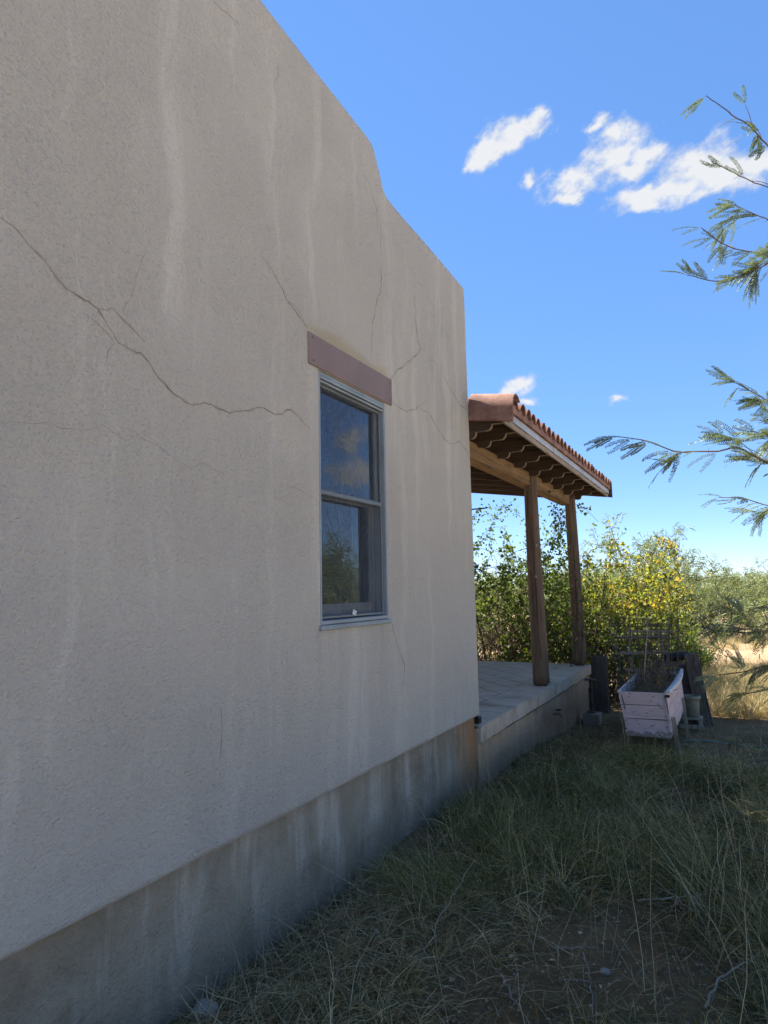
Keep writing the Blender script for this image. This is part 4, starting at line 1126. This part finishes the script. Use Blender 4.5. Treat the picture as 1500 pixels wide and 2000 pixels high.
def dry_filling():
    n = 600; P = np.stack([rng.uniform(FT[0]+.05, FT[1]-.05, n), rng.uniform(YF+.05, YB-.05, n), rng.uniform(ZT-.06, ZT+.10, n)], 1)
    D = unit(rng.normal(0, 1, (n, 3))+np.array([0, 0, .5])); V, F = strips(P, D, rng.uniform(.06, .22, n), rng.uniform(.004, .010, n), .1); b_ = Bag(); b_.add(V, F, rng.uniform(0, .06, n), 6)
    link('dry_stems', b_.mesh('dry_stems'), M['thatch'], pl)['kind'] = 'stuff'
dry_filling()
# bright low bushes at the edge of the clearing
def small_bush(x, y, h, r, n, label, mat='green_bush'):
    root = thing('low_bush', label, 'bush', (x, y, gz(x, y))); P = []; D = []; ln = []
    for s in range(70):
        a = rng.uniform(0, 6.28); d = unit(np.array([math.cos(a)*rng.uniform(.1, 1.)*r/h, math.sin(a)*rng.uniform(.1, 1.)*r/h, 1.])); L = h*rng.uniform(.6, 1.1)
        pts = [np.array([x, y, gz(x, y)])+d*L*u+np.array([0, 0, -.2*L*u*u]) for u in np.linspace(0, 1, 7)]; ln.append((pts, .004, .0015))
        for _ in range(n//70):
            u = rng.uniform(.15, 1.); P.append(np.array([x, y, gz(x, y)])+d*L*u+np.array([0, 0, -.2*L*u*u])+rng.normal(0, .03, 3)); D.append(unit(d+rng.normal(0, .5, 3)))
    P = np.array(P); D = np.array(D); b = Bag(); m_ = len(P); V, F = strips(P, D, rng.uniform(.06, .13, m_), rng.uniform(.008, .016, m_)); b.add(V, F, rng.random(m_), 6)
    o = link('foliage', b.mesh('foliage'), M[mat], root); o['kind'] = 'stuff'; link('stems', tubes_fast(ln, 'stems'), M['vine_stem'], root)
small_bush(-1.0, 13.2, 1.25, .5, 3600, 'bright green bush at the right foot of the vine thicket')
small_bush(-.75, 14.6, .72, .35, 2200, 'low yellow-green bush beside the bare pinkish clearing')

# --- the near mesquite whose boughs reach into the picture from the right
def near_mesquite():
    tx, ty = 2.15, 4.55
    root = thing('near_mesquite', 'thorny mesquite whose feathery boughs hang in from the right edge', 'tree', (tx, ty, gz(tx, ty)))
    rs = np.random.default_rng(5)
    # leaf meshes: a pair of pinnae, each a row of small leaflets
    def leaf_mesh(sd, npair, plen):
        r = np.random.default_rng(sd); Ps = []; Ds = []; Ls = []; axis = []
        pet = .018; ends = []
        for q in range(npair):
            for s in (-1, 1):
                if npair == 1 and r.random() < .0: continue
                a = R(r.uniform(14, 34))*s; L = plen*r.uniform(.8, 1.1); m_ = 17
                pts = []
                for k in range(m_+1):
                    u = k/m_; bend = a*(1-.45*u); pts.append((pet+q*.03+L*u*math.cos(bend), L*u*math.sin(bend), -.22*L*u*u*r.uniform(.98, 1.02)))
                pts = np.array(pts); axis.append(pts)
                for k in range(1, m_+1):
                    dd = unit(pts[k]-pts[k-1]); side_ = unit(np.cross(dd, np.array([0, 0, 1.])))
                    for t_ in (-1, 1):
                        Ps.append(pts[k]); Ds.append(unit(side_*t_*1.0+dd*.38+np.array([0, 0, r.uniform(-.28, .05)]))); Ls.append((.0140 if k > 2 else .010)*(1-.3*max(0, k-12)/5)*r.uniform(.85, 1.15))
        Ps = np.array(Ps); Ds = np.array(Ds); Ls = np.array(Ls); n = len(Ps)
        S = unit(np.cross(Ds, np.array([[0, 0, 1.]])+r.normal(0, .25, (n, 3)))); W = .0054
        V = np.empty((n, 4, 3)); V[:, 0] = Ps; V[:, 1] = Ps+Ds*Ls[:, None]*.5+S*W*.5; V[:, 2] = Ps+Ds*Ls[:, None]; V[:, 3] = Ps+Ds*Ls[:, None]*.5-S*W*.5
        F = np.arange(n*4).reshape(n, 4); var = np.repeat(r.beta(2, 2, n), 4)
        Vs = [V.reshape(-1, 3)]; Fs = [F]; b_ = n*4; vv = [var]
        for A in axis+[np.array([(0, 0, 0), (pet*.5, 0, 0), (pet+.03*(npair-1), 0, 0)])]:
            k = len(A); up = np.array([0, .0007, 0]); u2 = np.array([0, 0, .0007])
            for o_ in (up, u2):
                Vs.append(np.concatenate([A-o_, A+o_])); i = np.arange(k-1); Fs.append(np.stack([i, i+1, i+1+k, i+k], 1)+b_); b_ += 2*k; vv.append(np.full(2*k, .75))
        me = big_mesh('leaf', np.concatenate(Vs), np.concatenate(Fs), False, np.concatenate(vv)); me.materials.append(M['mesquite_leaf']); return me
    LM = [leaf_mesh(10+i, 1 if i % 3 else 2, (.085, .10, .115, .095, .11, .125)[i]) for i in range(6)]
    boughs = [  # pixel polylines with distance, then the joint on a limb outside the frame
        ([(1205, 856, 3.06), (1262, 862, 3.1), (1325, 882, 3.15), (1400, 880, 3.2), (1440, 873, 3.25), (1502, 908, 3.3)], (.75, 3.7, 1.95), .0058, 1.15),
        ([(1380, 190, 3.6), (1455, 240, 3.6), (1502, 292, 3.62)], (.95, 3.95, 3.25), .0055, .55),
        ([(1392, 320, 3.62), (1440, 345, 3.62), (1502, 368, 3.65)], (.95, 3.95, 3.2), .0038, .22),
        ([(1345, 532, 3.55), (1402, 548, 3.58), (1450, 538, 3.6), (1502, 512, 3.6)], (.8, 3.9, 3.0), .005, .9),
        ([(1368, 450, 3.62), (1430, 486, 3.62), (1502, 500, 3.62)], (.8, 3.9, 3.0), .0045, 1.0),
        ([(1438, 402, 3.7), (1502, 430, 3.7)], (.8, 3.9, 3.05), .004, 1.0),
        ([(1428, 748, 3.7), (1470, 765, 3.7), (1502, 780, 3.7)], (.8, 3.9, 2.4), .004, 1.0),
        ([(1408, 972, 3.6), (1455, 974, 3.6), (1502, 985, 3.6)], (.75, 3.7, 1.9), .004, 1.0),
        ([(1470, 838, 3.4), (1502, 850, 3.4)], (.75, 3.7, 1.98), .004, 1.2),
        ([(1422, 1222, 3.35), (1460, 1228, 3.35), (1502, 1232, 3.4)], (.8, 3.7, 1.35), .005, .7),
        ([(1405, 1318, 3.3), (1455, 1310, 3.3), (1502, 1300, 3.35)], (.8, 3.7, 1.3), .005, .75),
        ([(1432, 1362, 3.3), (1502, 1345, 3.3)], (.8, 3.7, 1.25), .004, .7),
        ([(1462, 1195, 3.4), (1502, 1180, 3.4)], (.8, 3.7, 1.35), .0035, .5)]
    nleaf = 0; boughs = boughs[9:]+boughs[:9]
    for (pl_, joint, r0, dens) in boughs:
        P = [at_y(*q) for q in pl_][::-1]; P = [np.array(joint)]+P; n0 = len(P)
        t_ = np.linspace(0, 1, 40); s_ = np.concatenate([[0], np.cumsum(np.linalg.norm(np.diff(np.array(P), axis=0), axis=1))]); Ltot = s_[-1]; s_ = s_/Ltot
        Q = np.stack([np.interp(t_, s_, np.array(P)[:, k]) for k in range(3)], 1)
        Q = Q+np.stack([np.convolve(np.pad(rs.normal(0, .010, 40), 3, 'edge'), np.ones(7)/7, 'valid') for _ in range(3)], 1)
        br = MB(); br.tube([tuple(q) for q in Q], list(np.linspace(r0*1.3, .0020, 40)), 7)
        for k in range(10, 39, 3):   # paired thorns
            d_ = unit(Q[k]-Q[k-1])
            for s in (-1, 1):
                if rs.random() < .45: continue
                e = unit(np.cross(d_, np.array([0, .3, 1.]))*s+d_*.7+rs.normal(0, .3, 3)); br.tube([tuple(Q[k]), tuple(Q[k]+e*rs.uniform(.014, .034))], [.0011, .0003], 4)
        # side twigs
        nodes = []
        for k in range(8, 40):
            nodes.append((Q[k], unit(Q[min(k+1, 39)]-Q[max(k-1, 0)])))
        twn = int(2*dens+1)
        for _ in range(twn):
            k = rs.integers(10, 36); d_ = unit(Q[k+1]-Q[k]); e = unit(d_*.8+np.array([0, rs.normal(0, .5), rs.normal(-.05, .75)])); L = rs.uniform(.06, .16)
            pts = [Q[k]+e*L*u+np.array([0, 0, .02*math.sin(u*3)]) for u in np.linspace(0, 1, 6)]; br.tube([tuple(q) for q in pts], [.002, .0018, .0016, .0014, .0012, .001], 5)
            for u in (2, 3, 4, 5): nodes.append((pts[u], e)); nodes.append((pts[u], e))
        bo = br.build('bough', M['twig'], root, True)
        for (q, d_) in nodes:
            if q[0] > q[1]*.056+.10 or rs.random() > .62*min(1.2, dens): continue
            for rep in range(1 if rs.random() < .8 else 2):
                if nleaf >= 290: break
                fw = unit(d_*rs.uniform(.4, 1.1)+np.array([-.15, rs.normal(0, .5), rs.normal(-.22, .5)])); up = unit(np.array([0, 0, 1.])+rs.normal(0, .55, 3)); yv = unit(np.cross(up, fw)); zv = np.cross(fw, yv)
                sc_ = rs.uniform(.75, 1.15)
                mt = Matrix(((fw[0]*sc_, yv[0]*sc_, zv[0]*sc_, q[0]), (fw[1]*sc_, yv[1]*sc_, zv[1]*sc_, q[1]), (fw[2]*sc_, yv[2]*sc_, zv[2]*sc_, q[2]), (0, 0, 0, 1)))
                o = bpy.data.objects.new('leaf', LM[rs.integers(6)]); COL.objects.link(o); o.parent = bo; o.matrix_basis = mt; nleaf += 1
    # limbs and trunk outside the frame, with the rest of the crown
    z0 = gz(tx, ty); mb = MB()
    mb.tube([(tx, ty, z0-.1), (tx-.05, ty-.02, z0+.45), (tx-.18, ty-.05, .95), (tx-.35, ty-.1, 1.4)], [.13, .10, .085, .07], 12, True, .05); mb.build('trunk', M['bark'], root, True)
    for P, r in (([(tx-.35, ty-.1, 1.4), (1.35, 4.2, 2.2), (1.1, 4.05, 2.9), (.95, 3.95, 3.25), (1.1, 4.0, 3.9), (1.3, 4.2, 4.4)], .055), ([(tx-.35, ty-.1, 1.4), (1.2, 4.05, 1.62), (.9, 3.8, 1.85), (.75, 3.7, 1.97)], .035),
                 ([(tx-.15, ty-.05, .9), (1.4, 4.1, 1.1), (1.0, 3.8, 1.3), (.8, 3.7, 1.36)], .03), ([(tx-.35, ty-.1, 1.4), (2.3, 4.6, 2.3), (2.6, 4.9, 3.2), (2.7, 5.3, 3.9)], .05), ([(1.35, 4.2, 2.2), (1.0, 4.0, 2.35), (.8, 3.9, 2.42)], .02), ([(1.1, 4.05, 2.9), (.95, 3.95, 3.0), (.8, 3.9, 3.03)], .02), ([(tx, ty, .6), (2.7, 4.2, 1.5), (3.2, 3.9, 2.4)], .04)):
        mb = MB(); mb.tube([tuple(p) for p in P], list(np.linspace(r, r*.35, len(P))), 9); mb.build('limb', M['bark'], root, True)
    T = []; 
    for c_, rr, m_ in (((1.7, 4.6, 3.9), (.95, .9, .8), 420), ((2.7, 5.1, 3.4), (.9, .9, .9), 420), ((2.9, 4.0, 2.6), (.7, .8, .6), 260), ((1.3, 4.3, 2.6), (.5, .5, .5), 120)):
        for _ in range(m_):
            q = rs.normal(0, .5, 3)*np.array(rr)+np.array(c_)
            if q[0] < q[1]*.05+.45: continue
            T.append((q, unit(rs.normal(0, 1, 3))))
    o = link('crown', crown_mesh(rs, T, 12, .11, .014, 'crown'), M['mesquite_leaf'], root); o['kind'] = 'stuff'
    link('branches', tubes_fast([(np.array([q-d_*.18, q, q+d_*.12]), .005, .002) for q, d_ in T], 'branches'), M['twig'], root)['kind'] = 'stuff'
near_mesquite()

# --- grass
def blades(P, az, L, lean, curl, W, seg=4):
    n = len(P); u = np.linspace(0, 1, seg+1); V = np.empty((n, seg+1, 2, 3))
    h = np.stack([np.cos(az), np.sin(az), np.zeros(n)], 1); side = np.stack([-np.sin(az), np.cos(az), np.zeros(n)], 1)
    roll = rng.normal(0, .6, n)[:, None]; side = side*np.cos(roll)+np.array([[0, 0, 1.]])*np.sin(roll)
    p = P.copy(); th = lean.copy()   # angle from vertical
    wig = rng.normal(0, .10, (n, seg+1))
    for k in range(seg+1):
        w = (W*(1-.85*u[k]**1.5))[:, None]*.5
        V[:, k, 0] = p-side*w; V[:, k, 1] = p+side*w
        if k < seg:
            p = p+((h*np.sin(th)[:, None]+np.array([[0, 0, 1.]])*np.cos(th)[:, None])*(L/seg)[:, None])+side*(wig[:, k]*L/seg)[:, None]; th = th+curl/seg
            g_ = ground_z(p[:, 0], p[:, 1])+.006; p[:, 2] = np.maximum(p[:, 2], g_)
    i = (np.arange(n)*(seg+1)*2)[:, None]
    F = np.concatenate([i+np.array([[2*k, 2*k+1, 2*k+3, 2*k+2]]) for k in range(seg)])
    return V.reshape(-1, 3), F
def clumps(C, per, rad, L, Lj, lean, curl, W, vmean, vs, seg=4, comb=None):
    n = len(C)*per; c = np.repeat(C, per, 0); a = rng.uniform(0, 6.283, n); r = np.abs(rng.normal(0, 1, n))*np.repeat(rad, per)
    x = c[:, 0]+np.cos(a)*r; y = c[:, 1]+np.sin(a)*r; keep = (x > -2.0) | (y > 10.4)
    P = np.stack([x, y, ground_z(x, y)-.004], 1); az = a+rng.normal(0, .5, n)
    if comb is not None: az = np.where(rng.random(n) < .55, np.repeat(comb, per)+rng.normal(0, .45, n), az)
    Ls = np.repeat(L, per)*rng.uniform(1-Lj, 1+Lj, n)
    V, F = blades(P[keep], az[keep], Ls[keep], np.clip(np.abs(rng.normal(lean, .28, n)), .03, 1.45)[keep], rng.normal(curl, .45, n)[keep], (W*rng.uniform(.6, 1.3, n))[keep], seg)
    var = np.clip(np.repeat(vmean, per)+rng.normal(0, vs, n), 0, 1)[keep]
    return V, F, var, (seg+1)*2
def bare(x, y):
    """0 on the trodden bare patches"""
    d = np.ones_like(x)
    for (cx_, cy_, rx, ry) in ((-.95, 2.75, .30, .40), (-.72, 3.35, .32, .36), (-.30, 3.2, .26, .22), (.15, 7.4, .45, .6), (-.1, 9.6, .8, 1.3), (-.5, 8.6, .5, .5), (-1.5, 8.6, .5, .9), (-1.0, 3.9, .22, .25)):
        d = np.minimum(d, np.clip(np.hypot((x-cx_)/rx, (y-cy_)/ry)-.55, 0, 1))
    return d
def yard_grass():
    b = Bag()
    N = 1250; x = rng.uniform(-2.0, 1.6, N); y = 1.6+9.4*rng.random(N)**1.15
    green = fbm(x*.8+3, y*.8, 21, 3); keep = (rng.random(N) < np.clip(bare(x, y)*1.2, .04, 1)) & ((y < 8.0) | (x > -.2) | (rng.random(N) < .25))
    x, y, green = x[keep], y[keep], green[keep]
    near = np.clip((y-2)/3., 0, 1); wl = np.clip((x+2.0)/.35, .35, 1)
    short = 1-.6*np.exp(-((x+.9)/.55)**2-((y-7.9)/1.1)**2)
    L = short*(.09+.16*green)*np.interp(y, [1.5, 3.2, 4.5, 7, 9, 12], [.85, .95, 1.25, 1.2, .8, .55])*wl
    vm = np.clip(.80-1.0*(green-.28)-.18*near+rng.normal(0, .2, len(x)), .05, .9)
    b.add(*clumps(np.stack([x, y], 1), 34, .03+.04*green, L, .5, .9, 1.1, .0038, vm, .24, 4, rng.uniform(0, 6.28, len(x))))
    # lusher combed tufts
    hx = []; 
    for (cx_, cy_, s_, k) in ((-1.15, 5.6, .45, 120), (-.75, 6.6, .42, 150), (-.25, 6.3, .4, 90), (.1, 5.2, .25, 110), (.25, 4.6, .25, 90), (-1.5, 4.6, .3, 90), (-1.2, 4.2, .4, 100), (-.6, 4.7, .5, 120), (-.2, 4.2, .3, 70), (-1.55, 3.5, .22, 40), (.1, 3.7, .2, 50), (-.95, 6.9, .3, 40)):
        for _ in range(k): hx.append((cx_+rng.normal(0, s_*.6), cy_+rng.normal(0, s_*.6)))
    C = np.array(hx); C = C[(C[:, 0] > -1.93)]; k = len(C); ang = fbm(C[:, 0]*.6, C[:, 1]*.6, 40, 2)*12
    b.add(*clumps(C, 36, np.full(k, .035), rng.uniform(.17, .34, k), .4, .95, 1.15, .0034, np.clip(rng.normal(.46, .2, k), .02, .95), .24, 5, ang))
    o = link('yard_grass', b.mesh('yard_grass'), M['grass']); tag(o, 'dark green drooping grass tufts in the shade of the house', 'grass', kind='stuff')
    # dead thatch lying on the ground
    b = Bag(); N = 30000; x = rng.uniform(-2.0, 1.4, N); y = 1.5+8.5*rng.random(N)**1.5
    keep = rng.random(N) < np.clip(.30+.7*bare(x, y), 0, 1); x, y = x[keep], y[keep]; n = len(x)
    P = np.stack([x, y, ground_z(x, y)+rng.uniform(.002, .03, n)], 1)
    V, F = blades(P, rng.uniform(0, 6.283, n), rng.uniform(.04, .20, n), rng.uniform(1.2, 1.62, n), rng.normal(.15, .5, n), rng.uniform(.0016, .0042, n), 3)
    b.add(V, F, np.clip(rng.beta(1.6, 2.6, n), 0, 1), 8)
    # thick mat of curled straw at the foot of the wall
    N = 4200; x = -1.98+np.abs(rng.normal(0, .42, N)); y = rng.uniform(1.9, 3.5, N); keep = x < -.95+.2*(y-2); x, y = x[keep], y[keep]; n = len(x)
    P = np.stack([x, y, ground_z(x, y)+rng.uniform(.004, .05, n)], 1)
    V, F = blades(P, rng.uniform(0, 6.283, n), rng.uniform(.06, .24, n), rng.uniform(1.0, 1.6, n), rng.normal(.5, .8, n), rng.uniform(.0018, .004, n), 4)
    b.add(V, F, np.clip(rng.beta(2.2, 2.2, n), 0, 1), 10)
    # bleached standing stems
    N = 620; x = rng.uniform(-1.9, 1.2, N); y = 1.9+7*rng.random(N)**1.4; P = np.stack([x, y, ground_z(x, y)], 1)
    V, F = blades(P, rng.uniform(0, 6.283, N), rng.uniform(.25, .62, N), np.abs(rng.normal(.45, .35, N)), rng.normal(.5, .5, N), rng.uniform(.002, .0036, N), 5)
    b.add(V, F, np.clip(rng.normal(.72, .2, N), .2, 1), 12)
    # long bent stalks in the right foreground
    N = 130; x = rng.normal(.02, .22, N); y = rng.uniform(2.9, 4.8, N); P = np.stack([x, y, ground_z(x, y)], 1)
    V, F = blades(P, rng.normal(2.2, 1.0, N), rng.uniform(.35, .75, N), np.abs(rng.normal(.3, .25, N)), rng.normal(.7, .4, N), rng.uniform(.0022, .004, N), 5)
    b.add(V, F, np.clip(rng.normal(.68, .2, N), .2, 1), 12)
    o = link('dead_grass', b.mesh('dead_grass'), M['thatch']); tag(o, 'bleached dead grass and stalks matted over the shaded yard', 'dead grass', kind='stuff')
yard_grass()
def field_grass():
    b = Bag(); N = 2600; y = 10.6+22*rng.random(N)**1.3; x = rng.uniform(-.42, .10, N)*y+rng.uniform(-.3, 1.8, N)
    d = fbm(x*.5, y*.5, 61, 3); keep = (d > .40) & ((x > -1.1) | (y > 12.2) | (x < -4.0)) & ~((np.abs(x+.1) < .9) & (y > 17) & (y < 21)); x, y, d = x[keep], y[keep], d[keep]; n = len(x)
    b.add(*clumps(np.stack([x, y], 1), 30, np.full(n, .07), .16+.30*(d-.35)+rng.uniform(0, .12, n), .4, .35, .9, .0062, np.clip(.25+1.0*(d-.3)+rng.normal(0, .12, n), 0, 1), .2, 3))
    C = np.stack([rng.uniform(-.85, .6, 190), rng.uniform(11.0, 13.5, 190)], 1); k = len(C)
    b.add(*clumps(C, 40, np.full(k, .06), rng.uniform(.22, .5, k), .4, .3, .8, .0052, np.clip(rng.normal(.42, .25, k), 0, 1), .2, 4))
    o = link('field_grass', b.mesh('field_grass'), M['straw']); tag(o, 'golden dry grass in the sunlit clearing past the house', 'dry grass', kind='stuff')
field_grass()

# --- stones and dead twigs
def stone(x, y, s, label, seed):
    r = random.Random(seed); import bmesh
    bm = bmesh.new(); bmesh.ops.create_icosphere(bm, subdivisions=2, radius=1.)
    for v in bm.verts:
        k = 1+.35*mnoise.noise(v.co*1.3+Vector((seed*3.1, 0, 0))); v.co = Vector((v.co.x*s*k*1.15, v.co.y*s*k, v.co.z*s*k*.7))
    me = bpy.data.meshes.new('stone'); bm.to_mesh(me); bm.free(); me.polygons.foreach_set('use_smooth', np.ones(len(me.polygons), bool))
    o = link('stone', me, M['stone'], None, (x, y, gz(x, y)+s*.35)); o.rotation_euler = (0, 0, seed); tag(o, label, 'stone')
stone(-1.63, 2.92, .024, 'round pale stone in the dead grass near the footing', 1)
stone(-1.80, 2.80, .016, 'small pale stone just left of the round stone by the footing', 2)
stone(-.62, 3.12, .02, 'pale stone chip on the bare soil at the bottom of the picture', 3)
stone(-1.96, 2.12, .055, 'rough pale lump of spilled concrete against the foot of the wall', 9)
stone(-1.86, 2.36, .028, 'stone lying against the footing at the bottom left of the yard', 4)
b = Bag()
def gravel():
    N = 1500; x = rng.uniform(-2.0, .6, N); y = 1.7+7*rng.random(N)**1.3; s = rng.uniform(.003, .009, N)
    oct_ = np.array([(1, 0, 0), (0, 1, 0), (-1, 0, 0), (0, -1, 0), (0, 0, .7), (0, 0, -.7)]); f_ = np.array([(0, 1, 4), (1, 2, 4), (2, 3, 4), (3, 0, 4), (1, 0, 5), (2, 1, 5), (3, 2, 5), (0, 3, 5)])
    V = (oct_[None]*rng.uniform(.7, 1.3, (N, 6, 1))*s[:, None, None]+np.stack([x, y, ground_z(x, y)+.002], 1)[:, None]).reshape(-1, 3)
    F = (np.arange(N)[:, None, None]*6+f_[None]).reshape(-1, 3)
    o = link('gravel', big_mesh('gravel', V, F), M['stone']); tag(o, 'scattered small gravel on the shaded soil', 'gravel', kind='stuff')
gravel()
def litter():
    n = 900; x = rng.uniform(-1.95, .7, n); y = 1.9+6.5*rng.random(n)**1.5; P = np.stack([x, y, ground_z(x, y)+rng.uniform(.004, .02, n)], 1)
    D = unit(np.stack([rng.normal(0, 1, n), rng.normal(0, 1, n), rng.normal(0, .25, n)], 1)); Ln = rng.uniform(.012, .034, n)
    bb = Bag(); V, F = leaves(P, D, Ln, Ln*rng.uniform(.35, .8, n), .2, np.array([[0, 0, 1.]])); bb.add(V, F, rng.beta(1.5, 1.5, n), 6)
    o = link('leaf_litter', bb.mesh('leaf_litter'), M['thatch']); tag(o, 'curled dry leaves scattered over the shaded ground', 'leaf litter', kind='stuff')
litter()
def dead_branch(name, P, r, label, twigs, seed):
    rs = np.random.default_rng(seed); P = np.array([(x, y, gz(x, y)+z) for x, y, z in P]); root = thing(name, label, 'branch', tuple(P[0]))
    t_ = np.linspace(0, 1, 16); s_ = np.linspace(0, 1, len(P)); Q = np.stack([np.interp(t_, s_, P[:, k]) for k in range(3)], 1)+rs.normal(0, .004, (16, 3))
    MB().tube([tuple(q) for q in Q], list(np.linspace(r, r*.4, 16)), 7).build('stem', M['pale_stick'], root, True)
    for _ in range(twigs):
        k = rs.integers(3, 14); e = unit(np.array([rs.normal(), rs.normal(), abs(rs.normal(0, .3))])); L = rs.uniform(.06, .20)
        pts = [tuple(Q[k]+e*L*u+np.array([0, 0, -.03*u*u])) for u in np.linspace(0, 1, 5)]; MB().tube(pts, list(np.linspace(r*.5, r*.15, 5)), 5).build('twig', M['pale_stick'], root)
def gp(px, py, z=.02):
    r = ray(px, py); q = EYE+r*((z-EYE[2])/r[2]); return (q[0], q[1], z)
dead_branch('dead_branch', [gp(1245, 1760), gp(1300, 1755, .04), gp(1352, 1750, .05), gp(1400, 1768)], .006, 'silvery forked dead branch lying in the grass at right', 9, 1)
dead_branch('dead_branch', [gp(1270, 1725), gp(1320, 1752, .05), gp(1400, 1815)], .005, 'thin dead branch crossing under the silvery forked one', 4, 2)
dead_branch('dead_branch', [gp(815, 1900), gp(860, 1790, .12), gp(895, 1735, .22), gp(928, 1675, .35)], .0028, 'tall pale stalk standing up from the matted dead grass', 1, 3)
dead_branch('dead_branch', [gp(1140, 1862), gp(1152, 1910, .02), gp(1160, 1990)], .004, 'short straw stick on the bare brown soil', 1, 4)
dead_branch('dead_branch', [gp(975, 1900), gp(1000, 1945), gp(1040, 2010)], .005, 'dark twig on the bare soil at the bottom edge', 2, 6)
dead_branch('dead_branch', [gp(1040, 1820), gp(1080, 1845), gp(1140, 1850), gp(1150, 1865)], .0035, 'curved pale twig on the soil in the middle of the yard', 1, 7)
dead_branch('dead_branch', [gp(1380, 1960), gp(1400, 1910, .03), gp(1440, 1880, .05), gp(1490, 1850)], .006, 'crooked grey stick near the bottom right corner', 3, 8)
